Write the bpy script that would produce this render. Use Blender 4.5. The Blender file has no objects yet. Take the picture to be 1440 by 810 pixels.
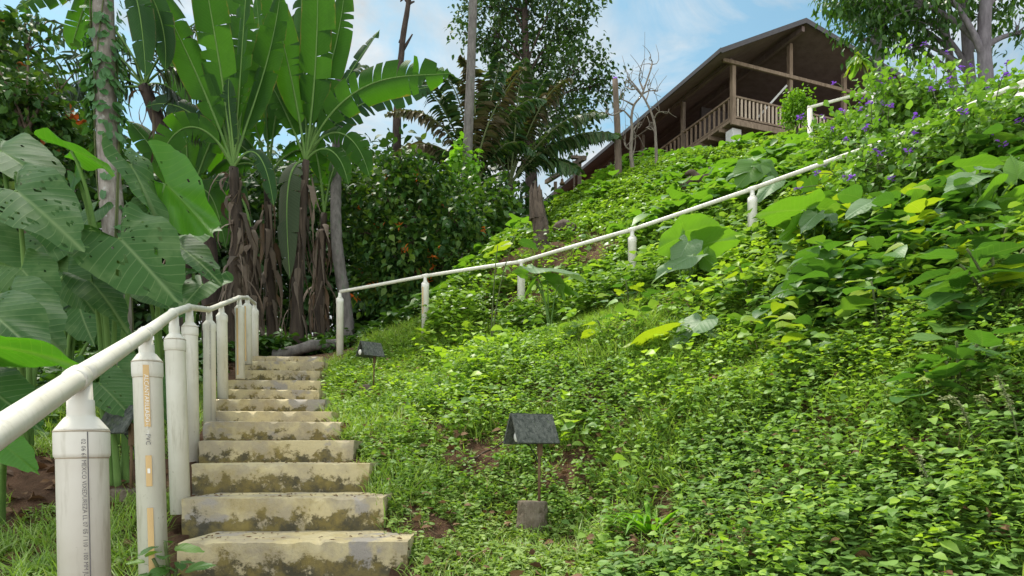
import bpy, math, random
import numpy as np
from mathutils import Vector, Matrix

rng = np.random.default_rng(11)
random.seed(11)
sc = bpy.context.scene
COL = sc.collection

# ------------------------------------------------------------------ helpers
def P(px, py, Y):
    """survey of the photograph: a point at depth Y (metres) -> world coordinates"""
    return np.array([(px - 720.0) * Y / 960.0, Y, (638.0 - py) * Y / 960.0])

def nrm(v):
    v = np.asarray(v, float)
    return v / (np.linalg.norm(v, axis=-1, keepdims=True) + 1e-9)

class MB:
    """collects geometry; build() links it as one mesh object"""
    def __init__(self):
        self.v, self.f, self.uv, self.mi, self.n = [], [], [], [], 0
    def add(self, V, faces, uv=None, mi=0):
        V = np.asarray(V, float).reshape(-1, 3)
        if not isinstance(faces, (list, tuple)) or (len(faces) and np.isscalar(faces[0][0])):
            faces = [faces]
        for f in faces:
            f = np.asarray(f, int)
            if len(f):
                self.f.append(f + self.n); self.mi.append(np.full(len(f), mi))
        self.v.append(V)
        self.uv.append(np.zeros((len(V), 2)) if uv is None else np.asarray(uv, float))
        self.n += len(V)
    def build(self, name, mats, parent=None, smooth=False, origin=None):
        V = np.concatenate(self.v)
        if parent is not None and origin is None:
            p = parent
            origin = np.zeros(3)
            while p is not None:
                origin = origin + np.array(p.location); p = p.parent
        if origin is not None:
            V = V - origin
        me = bpy.data.meshes.new(name)
        loops = np.concatenate([f.ravel() for f in self.f]).astype(np.int32)
        sizes = np.concatenate([np.full(len(f), f.shape[1]) for f in self.f])
        starts = np.concatenate([[0], np.cumsum(sizes)[:-1]]).astype(np.int32)
        me.vertices.add(len(V)); me.vertices.foreach_set('co', V.astype(np.float32).ravel())
        me.loops.add(len(loops)); me.loops.foreach_set('vertex_index', loops)
        me.polygons.add(len(sizes)); me.polygons.foreach_set('loop_start', starts)
        me.polygons.foreach_set('material_index', np.concatenate(self.mi).astype(np.int32))
        me.polygons.foreach_set('use_smooth', np.full(len(sizes), bool(smooth)))
        UV = np.concatenate(self.uv)
        if np.abs(UV).max() > 0:
            ul = me.uv_layers.new(name='UVMap')
            ul.data.foreach_set('uv', UV[loops].astype(np.float32).ravel())
        me.update(calc_edges=True); me.validate()
        if not isinstance(mats, (list, tuple)): mats = [mats]
        for m in mats: me.materials.append(m)
        o = bpy.data.objects.new(name, me)
        COL.objects.link(o)
        if parent is not None: o.parent = parent
        return o

def tag(o, label=None, cat=None, group=None, kind=None):
    if label: o['label'] = label
    if cat: o['category'] = cat
    if group: o['group'] = group
    if kind: o['kind'] = kind
    return o

def root(name, label, cat, loc, group=None):
    o = bpy.data.objects.new(name, None)
    o.empty_display_size = 0.2
    COL.objects.link(o); o.location = [float(c) for c in loc]
    return tag(o, label, cat, group)

def copy_tree(o, parent=None):
    c = o.copy(); COL.objects.link(c); c.parent = parent
    for ch in list(o.children): copy_tree(ch, c)
    return c

def bez(ctrl, n):
    """Bezier curve of any degree through control polygon"""
    c = np.asarray(ctrl, float); t = np.linspace(0, 1, n)[:, None]
    d = len(c) - 1
    out = 0
    for i in range(d + 1):
        out = out + math.comb(d, i) * t**i * (1 - t)**(d - i) * c[i]
    return out

def smooth_path(pts, n):
    """Catmull-Rom through points"""
    p = np.asarray(pts, float)
    if len(p) == 2: return p[0] + (p[1] - p[0]) * np.linspace(0, 1, n)[:, None]
    q = np.vstack([2*p[0]-p[1], p, 2*p[-1]-p[-2]])
    out = []
    for s in np.linspace(0, len(p) - 1 - 1e-6, n):
        i = int(s); t = s - i
        a, b, c, d = q[i], q[i+1], q[i+2], q[i+3]
        out.append(.5*((2*b) + (c-a)*t + (2*a-5*b+4*c-d)*t*t + (3*b-a-3*c+d)*t**3))
    return np.array(out)

def tube(mb, pts, r, sides=8, caps=True, mi=0, jitter=0.0):
    pts = np.asarray(pts, float); n = len(pts)
    r = np.broadcast_to(np.asarray(r, float), (n,))
    T = nrm(np.gradient(pts, axis=0))
    ref = np.array([0, 0, 1.0]) if abs(T[0][2]) < .9 else np.array([1.0, 0, 0])
    u = nrm(np.cross(T[0], ref)); V = []
    ang = np.linspace(0, 2*np.pi, sides, endpoint=False)
    for i in range(n):
        u = nrm(u - T[i]*np.dot(u, T[i])); w = np.cross(T[i], u)
        rr = r[i] * (1 + jitter*rng.normal(size=sides)) if jitter else np.full(sides, r[i])
        V.append(pts[i] + rr[:, None]*(np.cos(ang)[:, None]*u + np.sin(ang)[:, None]*w))
    V = np.concatenate(V)
    i = np.arange(n-1)[:, None]*sides; j = np.arange(sides)[None]; k = (j+1) % sides
    Q = np.stack([i+j, i+k, i+k+sides, i+j+sides], -1).reshape(-1, 4)
    uv = np.stack([np.tile(np.arange(sides)/sides, n), np.repeat(np.linspace(0, 1, n), sides)], -1)
    if caps:
        V = np.vstack([V, pts[0], pts[-1]]); uv = np.vstack([uv, [0, 0], [0, 1]])
        j = np.arange(sides); k = (j+1) % sides
        t1 = np.stack([k, j, np.full(sides, n*sides)], -1)
        t2 = np.stack([j+(n-1)*sides, k+(n-1)*sides, np.full(sides, n*sides+1)], -1)
        mb.add(V, [Q, np.vstack([t1, t2])], uv, mi)
    else:
        mb.add(V, [Q], uv, mi)

BOXF = np.array([[0,3,2,1],[4,5,6,7],[0,1,5,4],[1,2,6,5],[2,3,7,6],[3,0,4,7]])
def hexa(mb, b4, t4, mi=0):
    """box from 4 bottom and 4 top corners (same turning order, counter-clockwise from above)"""
    mb.add(np.vstack([b4, t4]), [BOXF], None, mi)

def obox(mb, c, ax, ay, az, hx, hy, hz, mi=0):
    c = np.asarray(c, float); ax, ay, az = nrm(ax)*hx, nrm(ay)*hy, nrm(az)*hz
    b = [c-ax-ay-az, c+ax-ay-az, c+ax+ay-az, c-ax+ay-az]
    t = [p + 2*az for p in b]
    hexa(mb, b, t, mi)

def beam(mb, a, b, w, h, up=(0, 0, 1), mi=0):
    a, b = np.asarray(a, float), np.asarray(b, float)
    d = nrm(b-a); s = nrm(np.cross(d, up)); u = np.cross(s, d)
    obox(mb, (a+b)/2, d, s, u, np.linalg.norm(b-a)/2, w/2, h/2, mi)

def bevel(o, w=.004, seg=2):
    m = o.modifiers.new('bevel', 'BEVEL'); m.width = w; m.segments = seg; m.limit_method = 'ANGLE'
    return o

# value noise (numpy)
_tab = rng.random((256, 256))
def vnoise(x, y, s=1.0, o=0.0):
    x = np.asarray(x)/s + 37.1 + o; y = np.asarray(y)/s + 91.7 + o*1.7
    xi = np.floor(x).astype(int); yi = np.floor(y).astype(int); fx = x-xi; fy = y-yi
    fx = fx*fx*(3-2*fx); fy = fy*fy*(3-2*fy)
    g = lambda a, b: _tab[a % 256, b % 256]
    return (g(xi, yi)*(1-fx)+g(xi+1, yi)*fx)*(1-fy) + (g(xi, yi+1)*(1-fx)+g(xi+1, yi+1)*fx)*fy
def fbm(x, y, s=1.0, o=0.0):
    return (vnoise(x, y, s, o) + .5*vnoise(x, y, s/2.1, o+5) + .25*vnoise(x, y, s/4.3, o+9))/1.75

# ------------------------------------------------------------------ materials
def new_mat(name):
    m = bpy.data.materials.new(name); m.use_nodes = True
    nt = m.node_tree; nt.nodes.clear()
    return m, nt, nt.nodes, nt.links

def out_principled(N, L, rough=.6, spec=.4):
    b = N.new('ShaderNodeBsdfPrincipled'); o = N.new('ShaderNodeOutputMaterial')
    b.inputs['Roughness'].default_value = rough
    b.inputs['Specular IOR Level'].default_value = spec
    L.new(b.outputs[0], o.inputs[0])
    return b, o

def mixc(N, L, fac, a, b, mode='MIX'):
    m = N.new('ShaderNodeMix'); m.data_type = 'RGBA'; m.blend_type = mode
    for sock, val in ((m.inputs[0], fac), (m.inputs[6], a), (m.inputs[7], b)):
        if isinstance(val, bpy.types.NodeSocket): L.new(val, sock)
        elif isinstance(val, (int, float)): sock.default_value = val
        else: sock.default_value = (*val[:3], 1)
    return m.outputs[2]

def noise_node(N, L, scale, detail=5, rough=.6, vec=None, dist=0.0):
    n = N.new('ShaderNodeTexNoise'); n.inputs['Scale'].default_value = scale
    n.inputs['Detail'].default_value = detail; n.inputs['Roughness'].default_value = rough
    n.inputs['Distortion'].default_value = dist
    if vec is not None: L.new(vec, n.inputs['Vector'])
    return n.outputs[0]

def ramp(N, L, fac, stops):
    r = N.new('ShaderNodeValToRGB'); L.new(fac, r.inputs[0])
    e = r.color_ramp.elements
    while len(e) < len(stops): e.new(.5)
    for el, (p, c) in zip(e, stops):
        el.position = p; el.color = (*((c, c, c) if np.isscalar(c) else c), 1)
    return r.outputs[0]

def math_node(N, L, op, a, b=None, clamp=False):
    m = N.new('ShaderNodeMath'); m.operation = op; m.use_clamp = clamp
    for i, v in enumerate((a, b)):
        if v is None: continue
        if isinstance(v, bpy.types.NodeSocket): L.new(v, m.inputs[i])
        else: m.inputs[i].default_value = v
    return m.outputs[0]

def bump(N, L, bsdf, h, strength=.4, dist=.02):
    b = N.new('ShaderNodeBump'); b.inputs['Strength'].default_value = strength
    b.inputs['Distance'].default_value = dist
    L.new(h, b.inputs['Height']); L.new(b.outputs[0], bsdf.inputs['Normal'])
    return b.outputs[0]

def geo_pos(N):
    return N.new('ShaderNodeNewGeometry').outputs['Position']

def leaf_mat(name, cols, trans=.4, rough=.5, spec=.35, tcol=(1.25, 1.3, .5), veins=None, patch=None, edge=None):
    """cols: list of colours picked at random per leaf. veins=(freq, slope, strength, colour)"""
    m, nt, N, L = new_mat(name)
    g = N.new('ShaderNodeNewGeometry')
    oi = N.new('ShaderNodeObjectInfo')
    rnd = math_node(N, L, 'FRACT', math_node(N, L, 'ADD', g.outputs['Random Per Island'], oi.outputs['Random']))
    k = len(cols)
    col = ramp(N, L, rnd, [(i/(k-1) if k > 1 else 0, c) for i, c in enumerate(cols)]) if k > 1 else None
    if col is None:
        rg = N.new('ShaderNodeRGB'); rg.outputs[0].default_value = (*cols[0], 1); col = rg.outputs[0]
    nz = noise_node(N, L, 9.0, 3, .6, g.outputs['Position'])
    col = mixc(N, L, math_node(N, L, 'MULTIPLY', nz, .5), col, (cols[0][0]*.55, cols[0][1]*.6, cols[0][2]*.55))
    if patch:
        pn = ramp(N, L, noise_node(N, L, patch[0], 4, .65, g.outputs['Position']), [(patch[2], 0.0), (patch[2]+.12, 1.0)])
        col = mixc(N, L, math_node(N, L, 'MULTIPLY', pn, patch[3] if len(patch) > 3 else .8), col, patch[1])
    b, o = out_principled(N, L, rough, spec)
    if veins:
        freq, slope, st, vc = veins
        uvn = N.new('ShaderNodeUVMap'); sx = N.new('ShaderNodeSeparateXYZ'); L.new(uvn.outputs[0], sx.inputs[0])
        ax = math_node(N, L, 'ABSOLUTE', sx.outputs[0])
        t = math_node(N, L, 'SUBTRACT', sx.outputs[1], math_node(N, L, 'MULTIPLY', ax, slope))
        s = math_node(N, L, 'ABSOLUTE', math_node(N, L, 'SINE', math_node(N, L, 'MULTIPLY', t, freq)))
        lat = math_node(N, L, 'SUBTRACT', 1.0, math_node(N, L, 'MULTIPLY', s, 5.0), True)
        mid = math_node(N, L, 'SUBTRACT', 1.0, math_node(N, L, 'MULTIPLY', ax, 40.0), True)
        vm = math_node(N, L, 'MAXIMUM', math_node(N, L, 'MULTIPLY', lat, .7), mid)
        col = mixc(N, L, math_node(N, L, 'MULTIPLY', vm, st), col, vc)
        if edge:
            em = ramp(N, L, math_node(N, L, 'ADD', ax, math_node(N, L, 'MULTIPLY', noise_node(N, L, 5, 5, .7, g.outputs['Position']), .22)), [(edge[0], 0.), (edge[0]+.05, 1.)])
            col = mixc(N, L, math_node(N, L, 'MULTIPLY', em, .85), col, edge[1])
        nrmo = bump(N, L, b, math_node(N, L, 'ADD', s, math_node(N, L, 'MULTIPLY', nz, .5)), .22, .006)
    L.new(col, b.inputs['Base Color'])
    tr = N.new('ShaderNodeBsdfTranslucent')
    tc = mixc(N, L, 1.0, col, tcol, 'MULTIPLY'); L.new(tc, tr.inputs[0])
    mx = N.new('ShaderNodeMixShader'); mx.inputs[0].default_value = trans
    L.new(b.outputs[0], mx.inputs[1]); L.new(tr.outputs[0], mx.inputs[2]); L.new(mx.outputs[0], o.inputs[0])
    return m

def bark_mat(name, c1, c2, scale=12, stretch=.25, patch=None, bumpst=.6):
    m, nt, N, L = new_mat(name)
    b, o = out_principled(N, L, .9, .2)
    mp = N.new('ShaderNodeMapping'); mp.inputs['Scale'].default_value = (1, 1, stretch)
    L.new(geo_pos(N), mp.inputs[0])
    n = noise_node(N, L, scale, 6, .7, mp.outputs[0])
    col = mixc(N, L, ramp(N, L, n, [(.35, 0.), (.65, 1.)]), c1, c2)
    if patch:
        pn = ramp(N, L, noise_node(N, L, patch[0], 4, .6, geo_pos(N)), [(patch[2], 0.), (patch[2]+.1, 1.)])
        col = mixc(N, L, pn, col, patch[1])
    L.new(col, b.inputs['Base Color']); bump(N, L, b, n, bumpst, .02)
    return m

# foliage
M = {}
M['slope_herb'] = leaf_mat('slope_herb_leaf', [(.14,.26,.045),(.22,.37,.06),(.33,.48,.08),(.17,.30,.05),(.12,.22,.05)], .4, .5, .28, patch=(.55,(.08,.17,.03),.55,.4))
M['slope_herb_pale'] = leaf_mat('slope_herb_pale_leaf', [(.32,.48,.05),(.40,.54,.06),(.24,.42,.05)], .45, .45, .4)
M['grass'] = leaf_mat('grass_blade', [(.22,.35,.06),(.31,.46,.08),(.18,.30,.05),(.42,.47,.18)], .35, .5, .4)
M['straw'] = leaf_mat('straw_blade', [(.36,.29,.14),(.46,.38,.2),(.28,.2,.1)], .2, .7, .2, (1,.9,.6))
M['creeper'] = leaf_mat('creeper_leaf', [(.12,.23,.05),(.18,.31,.07),(.25,.40,.09),(.13,.24,.055)], .35, .45, .45)
M['fine_cover'] = leaf_mat('fine_cover_leaf', [(.18,.28,.06),(.28,.41,.08),(.37,.48,.11),(.2,.32,.07)], .35, .5, .35)
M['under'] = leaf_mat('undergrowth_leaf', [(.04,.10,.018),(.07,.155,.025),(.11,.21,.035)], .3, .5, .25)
M['hilltop'] = leaf_mat('hilltop_leaf', [(.17,.31,.04),(.28,.45,.05),(.38,.55,.06),(.14,.25,.045),(.23,.38,.055)], .4, .42, .5, patch=(.4,(.08,.17,.03),.5,.5))
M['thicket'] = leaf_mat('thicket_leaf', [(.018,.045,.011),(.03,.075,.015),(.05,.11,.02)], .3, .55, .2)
M['litter'] = leaf_mat('dry_leaf', [(.10,.05,.022),(.17,.09,.04),(.24,.14,.07),(.07,.035,.018)], .1, .7, .2, (1,.8,.6))
M['banana'] = leaf_mat('banana_leaf', [(.036,.115,.010),(.055,.155,.014),(.026,.085,.009)], .55, .55, .2, (1.5,1.6,.45), veins=(150,.12,.25,(.10,.2,.03)), patch=(1.3,(.025,.075,.008),.5,.6), edge=(.585,(.16,.12,.04)))
M['banana_dark'] = leaf_mat('banana_leaf_dark', [(.02,.06,.014),(.028,.08,.016)], .35, .55, .2, (1.2,1.4,.6), veins=(150,.12,.3,(.08,.15,.03)), edge=(.58,(.12,.09,.04)))
M['banana_old'] = leaf_mat('banana_leaf_old', [(.045,.065,.03),(.06,.075,.035)], .2, .6, .15, (1.2,1.2,.6), veins=(120,.12,.3,(.12,.13,.06)))
M['dead_banana'] = leaf_mat('dead_banana_leaf', [(.09,.065,.045),(.17,.125,.09),(.22,.17,.125),(.04,.03,.022)], .15, .8, .2, (1,.8,.6))
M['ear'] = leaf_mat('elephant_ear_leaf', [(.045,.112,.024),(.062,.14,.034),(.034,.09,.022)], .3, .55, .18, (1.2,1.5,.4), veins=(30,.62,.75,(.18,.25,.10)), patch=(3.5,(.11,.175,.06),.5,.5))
M['ear_lit'] = leaf_mat('elephant_ear_backlit', [(.08,.24,.02),(.1,.27,.025)], .6, .4, .4, (1.4,1.5,.5), veins=(34,.62,.4,(.2,.33,.06)))  # brighter copy of the ear leaf, backlight painted into its colour
M['hill_ear'] = leaf_mat('hill_broad_leaf', [(.12,.25,.03),(.16,.31,.035),(.10,.21,.03)], .45, .42, .4, (1.4,1.5,.5), veins=(34,.62,.45,(.19,.3,.07)))
M['hill_ear_yellow'] = leaf_mat('hill_yellow_leaf', [(.3,.4,.025),(.26,.38,.03)], .5, .4, .4, (1.3,1.3,.5), veins=(34,.62,.35,(.4,.45,.1)))  # yellow leaf tone; on undersides it is backlight put into the colour
M['hill_ear_pale'] = leaf_mat('hill_pale_leaf', [(.13,.22,.09),(.15,.24,.10)], .3, .55, .3, (1.2,1.3,.6), veins=(34,.62,.5,(.3,.38,.25)), patch=(9,(.27,.33,.2),.56,.7))  # pale variegation, with glare on the leaf tops painted in as well
M['broad'] = leaf_mat('broad_shrub_leaf', [(.07,.17,.03),(.11,.24,.04),(.055,.13,.028),(.2,.34,.045)], .4, .42, .45, (1.3,1.4,.5), veins=(30,.8,.45,(.14,.24,.06)))
M['bush'] = leaf_mat('firebush_leaf', [(.025,.07,.014),(.045,.11,.02),(.07,.15,.025),(.12,.19,.03)], .3, .5, .25)
M['bush_mid'] = leaf_mat('shrub_leaf', [(.04,.10,.018),(.07,.15,.022),(.12,.2,.03)], .35, .45, .4)
M['bush_young'] = leaf_mat('firebush_young_leaf', [(.12,.2,.025),(.17,.26,.03)], .4, .45, .4)
M['orange'] = leaf_mat('orange_flower', [(.62,.15,.02),(.75,.24,.03),(.5,.1,.02)], .3, .6, .3, (1.2,.8,.5))
M['orange_leaf'] = leaf_mat('orange_young_leaf', [(.36,.1,.03),(.45,.14,.035),(.28,.08,.03)], .35, .5, .3, (1.2,.8,.5))
M['tree_leaf'] = leaf_mat('tall_tree_leaf', [(.025,.065,.015),(.045,.10,.02),(.08,.15,.025)], .3, .42, .4)
M['palm'] = leaf_mat('palm_leaflet', [(.03,.08,.025),(.05,.115,.03),(.085,.15,.035),(.075,.08,.035)], .3, .45, .4)
M['palm_brown'] = leaf_mat('palm_leaflet_brown', [(.09,.075,.035),(.13,.10,.05),(.075,.11,.03)], .3, .5, .3)
M['palm_grey'] = leaf_mat('palm_leaflet_grey', [(.06,.075,.06),(.045,.075,.045),(.03,.065,.025)], .25, .5, .4)
M['porter'] = leaf_mat('flower_shrub_leaf', [(.10,.22,.03),(.17,.32,.04),(.25,.42,.06),(.08,.18,.03)], .42, .45, .4)
M['purple'] = leaf_mat('purple_flower', [(.3,.11,.62),(.4,.16,.75)], .2, .6, .2, (1,.8,1.2))
M['round_shrub'] = leaf_mat('round_shrub_leaf', [(.16,.32,.025),(.24,.42,.03),(.1,.24,.02)], .4, .45, .4)
M['canopy'] = leaf_mat('canopy_leaf', [(.035,.09,.018),(.06,.14,.022),(.10,.2,.028)], .42, .4, .45)
M['vine'] = leaf_mat('vine_leaf', [(.06,.16,.05),(.09,.2,.06),(.05,.14,.03)], .3, .45, .4)
M['vine_bright'] = leaf_mat('vine_bright_leaf', [(.14,.32,.025),(.2,.4,.03)], .5, .45, .4)  # bright green leaf colour for the vine and the grass tuft
M['spike'] = leaf_mat('seed_spike', [(.38,.4,.2),(.45,.46,.26)], .2, .7, .2, (1,1,.8))
M['petiole'] = bark_mat('green_petiole', (.09,.17,.04), (.14,.23,.06), 9, .3, None, .1)
M['stem'] = bark_mat('green_stem', (.07,.1,.03), (.11,.12,.05), 20, .3, None, .2)
M['twig'] = bark_mat('brown_twig', (.06,.04,.025), (.12,.09,.06), 20, .3)
M['bark_grey'] = bark_mat('grey_bark', (.085,.075,.065), (.18,.16,.14), 14, .3, (7,(.10,.13,.08),.62))
M['bark_lichen'] = bark_mat('lichen_bark', (.15,.125,.10), (.29,.26,.22), 16, .25, (9,(.40,.39,.35),.6))
M['bark_dark'] = bark_mat('dark_bark', (.025,.018,.014), (.07,.05,.038), 12, .25)
M['bark_purple'] = bark_mat('canopy_bark', (.10,.085,.09), (.19,.165,.17), 10, .25)
M['bark_pale'] = bark_mat('pale_bark', (.11,.09,.07), (.22,.185,.145), 14, .25)
M['banana_stem'] = bark_mat('banana_stem_bark', (.03,.023,.017), (.085,.062,.044), 10, .15, (5,(.22,.16,.1),.62))
M['rot_wood'] = bark_mat('weathered_wood', (.05,.037,.027), (.12,.088,.064), 14, .4)

# concrete steps
def concrete_mat():
    m, nt, N, L = new_mat('mossy_concrete'); b, o = out_principled(N, L, .88, .25)
    p = geo_pos(N)
    g = N.new('ShaderNodeNewGeometry'); sz = N.new('ShaderNodeSeparateXYZ'); L.new(g.outputs['Normal'], sz.inputs[0])
    n1 = noise_node(N, L, 3.2, 6, .65, p); n2 = noise_node(N, L, 10, 10, .72, p, .12); n3 = noise_node(N, L, 60, 4, .7, p)
    base = mixc(N, L, ramp(N, L, n1, [(.42, 0.), (.56, 1.)]), (.36,.30,.19), (.54,.445,.24))
    base = mixc(N, L, math_node(N, L, 'MULTIPLY', n3, .35), base, (.22,.19,.15))
    grey = ramp(N, L, noise_node(N, L, 2.1, 5, .6, p, .3), [(.57, 0.), (.61, 1.)])
    base = mixc(N, L, grey, base, (.30,.265,.22))
    # moss and black algae: irregular stains, lower on the risers
    uvn = N.new('ShaderNodeUVMap'); su = N.new('ShaderNodeSeparateXYZ'); L.new(uvn.outputs[0], su.inputs[0])
    low = math_node(N, L, 'MULTIPLY', math_node(N, L, 'SUBTRACT', .62, su.outputs[1]), .32)
    mo = ramp(N, L, math_node(N, L, 'ADD', n2, low), [(.535, 0.), (.60, 1.)])
    up = math_node(N, L, 'SUBTRACT', 1.0, math_node(N, L, 'MULTIPLY', sz.outputs[2], .8), True)
    mo = math_node(N, L, 'MULTIPLY', mo, up)
    mcol = mixc(N, L, ramp(N, L, noise_node(N, L, 14, 5, .6, p), [(.42, 0.), (.6, 1.)]), (.04,.036,.02), (.15,.115,.03))
    base = mixc(N, L, math_node(N, L, 'MULTIPLY', mo, .9), base, mcol)
    yl = math_node(N, L, 'MULTIPLY', ramp(N, L, noise_node(N, L, 5, 6, .7, p), [(.50, 0.), (.64, 1.)]), .4)
    base = mixc(N, L, yl, base, (.3,.22,.06))
    L.new(base, b.inputs['Base Color'])
    bump(N, L, b, math_node(N, L, 'ADD', n2, math_node(N, L, 'MULTIPLY', n3, .5)), .7, .015)
    return m
M['concrete'] = concrete_mat()

def pvc_mat():
    m, nt, N, L = new_mat('aged_plastic_pipe'); b, o = out_principled(N, L, .42, .4)
    p = geo_pos(N)
    c = mixc(N, L, ramp(N, L, noise_node(N, L, 3, 5, .6, p), [(.4, 0.), (.65, 1.)]), (.67,.635,.54), (.58,.54,.44))
    mp = N.new('ShaderNodeMapping'); mp.inputs['Scale'].default_value = (1, 1, .12); L.new(p, mp.inputs[0])
    st = ramp(N, L, noise_node(N, L, 26, 5, .7, mp.outputs[0]), [(.55, 0.), (.75, 1.)])
    c = mixc(N, L, math_node(N, L, 'MULTIPLY', st, .65), c, (.34,.30,.20))
    sp = ramp(N, L, noise_node(N, L, 38, 3, .5, p), [(.70, 0.), (.76, 1.)])
    c = mixc(N, L, math_node(N, L, 'MULTIPLY', sp, .6), c, (.28,.22,.14))
    L.new(c, b.inputs['Base Color']); bump(N, L, b, noise_node(N, L, 30, 4, .6, p), .08, .01)
    return m
M['pvc'] = pvc_mat()

def flat_mat(name, col, rough=.6, var=.25, scale=12, bst=.2):
    m, nt, N, L = new_mat(name); b, o = out_principled(N, L, rough, .35)
    n = noise_node(N, L, scale, 5, .65, geo_pos(N))
    c = mixc(N, L, n, tuple(x*(1-var) for x in col), tuple(min(1, x*(1+var)) for x in col))
    L.new(c, b.inputs['Base Color']); bump(N, L, b, n, bst, .01)
    return m
M['print'] = flat_mat('grey_print', (.13,.12,.115), .7)
M['orange_tape'] = flat_mat('orange_print', (.56,.37,.16), .6, .12)
M['seam'] = flat_mat('dirty_glue_seam', (.36,.30,.21), .8, .5, 40)
M['white_print'] = flat_mat('white_print', (.75,.72,.64), .6, .05)
M['slate'] = bark_mat('weathered_slate', (.035,.042,.034), (.12,.125,.105), 42, .5, (14,(.075,.095,.05),.58), .8)
M['lens'] = flat_mat('lamp_glass', (.62,.6,.54), .3, .1)
M['cable'] = flat_mat('black_cable', (.015,.015,.015), .5)
M['rust'] = flat_mat('rusty_iron', (.13,.08,.04), .85, .5, 30)
M['stump_block'] = bark_mat('wood_block', (.10,.075,.05), (.2,.16,.115), 30, .5, (8,(.27,.22,.17),.6))
M['wood_dark'] = bark_mat('dark_stained_wood', (.12,.085,.074), (.17,.122,.105), 3, .2, None, .3)
M['wood_wall'] = bark_mat('dark_wall_board', (.05,.04,.037), (.085,.067,.06), 3, 3, None, .3)
M['wood_rail'] = bark_mat('varnished_rail_wood', (.14,.098,.065), (.25,.18,.125), 8, .2, None, .2)
M['wood_pale'] = bark_mat('pale_baluster_wood', (.34,.26,.185), (.50,.40,.30), 8, .2, None, .2)
M['wood_post'] = bark_mat('post_wood', (.10,.075,.055), (.19,.14,.10), 8, .2, None, .3)
M['roof_metal'] = flat_mat('dark_roof_sheet', (.05,.042,.04), .5, .3, 6)
M['white_pillar'] = flat_mat('whitewashed_concrete', (.5,.48,.45), .8, .25, 5)
M['rail_paint'] = M['pvc']

def ground_mat():
    m, nt, N, L = new_mat('hillside_soil'); b, o = out_principled(N, L, .95, .15)
    p = geo_pos(N)
    n1 = noise_node(N, L, .9, 6, .65, p); n2 = noise_node(N, L, 9, 7, .7, p); n3 = noise_node(N, L, 45, 5, .7, p)
    soil = mixc(N, L, n2, (.05,.026,.015), (.2,.11,.062))
    moss = mixc(N, L, n3, (.02,.045,.01), (.06,.11,.02))
    c = mixc(N, L, ramp(N, L, n1, [(.58, 0.), (.75, .7)]), soil, moss)
    L.new(c, b.inputs['Base Color'])
    bump(N, L, b, math_node(N, L, 'ADD', n2, n3), .9, .05)
    return m
M['ground'] = ground_mat()

# ------------------------------------------------------------------ stair survey
SY = np.array([3.33,3.80,4.30,4.85,5.50,6.20,6.80,7.40,8.00,8.60,9.20,9.70])
SPY = np.array([763,700.5,652,619.3,592,577.5,560.5,547,533.5,519.5,507,500])
SPL = np.array([249,255,269,279.7,285.8,295,297,308.5,318.7,333,339,349])
SPR = np.array([573,539.5,518.6,497,478,466,457,448.7,451,450,455,454])
SZ = (638-SPY)*SY/960
SXL = (SPL-720)*SY/960; SXR = (SPR-720)*(SY+.08)/960
def stair_x(y, side):
    arr = SXL if side == 'L' else SXR
    y = np.asarray(y, float)
    r = np.interp(y, SY, arr)
    k0 = (arr[3]-arr[0])/(SY[3]-SY[0])
    r = np.where(y < SY[0], arr[0] + k0*(y-SY[0]), r)
    return r

# ------------------------------------------------------------------ terrain
ctrl = []
for k in range(12):
    ctrl.append((SXR[k]+.12, SY[k]+.15, SZ[k]-.13)); ctrl.append((SXL[k]-.12, SY[k]+.15, SZ[k]-.14))
for a in [(745,756,4.1),(650,680,4.8),(600,745,3.9),(520,550,7.8),(480,497,10.5),(720,500,7.3),(720,600,5.4),
          (900,600,4.6),(900,450,6.8),(1000,800,2.9),(1080,600,4.0),(1080,450,5.6),(1250,600,3.4),(1400,600,2.9),
          (1400,450,3.8),(1400,330,5.2),(1250,450,4.6),(1250,330,6.2),(1400,800,2.35),(1200,800,2.6),(800,800,3.3),
          (733,352,11),(758,352,12),(900,300,11.5),(1060,250,12),(1000,232,17),(1240,215,10),(860,270,18),
          (1030,192,24),(900,236,26.7),(785,281,30),(700,322,22),(1110,182,24),(1300,172,24),(1170,215,14),
          (1000,270,13),(600,425,17)]:
    q_ = P(*a); q_[2] -= .55 if a[2] >= 14 else 0; ctrl.append(tuple(q_))
ctrl += [(-1.28,10.1,1.73),(.13,9.5,1.80),(1.55,8.8,1.97),(2.82,8,2.18),(3.9,7.2,2.4),(4.85,6.5,2.55),(6.5,5.5,2.8),
         (-2.06,3,-.52),(-2.7,4.2,-.27),(-3.7,5,0),(-5.75,6,.1),(-3.8,7,.57),(-5,8,.85),(-6,12,1.6),(-10,12,1.2),
         (-12,6,0),(-8,20,2.0),(-15,25,1.5),(-3,14,2.2),(-2,17,3.2),(-3.2,10.6,1.5),(-2.3,12.5,2.0),(0,2,-.8),(0,0,-1.5),
         (-1.1,1.6,-.9),(1,1.5,-.8),(2.5,1.5,-.35),(3,0,-.8),(3.6,3.2,1.1),(-3,0,-1.5),(-6,2,-1),(0,-3,-2.5),
         (6,-3,-.5),(8,3,2.2),(8,30,10.7),(3,38,10.6),(14,30,11.0),(20,45,11.5),(0,45,10.4),(-6,24,3),(-6,40,5),
         (-80,0,-3),(-80,60,0),(-40,110,2),(30,110,10),(80,60,12),(60,10,9),(0,80,9),(60,-8,5),(-50,-8,-4),(30,12,9)]
ctrl = np.array(ctrl, float)
def _phi(d2): return d2*np.log(d2+1e-9)*.5
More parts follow.
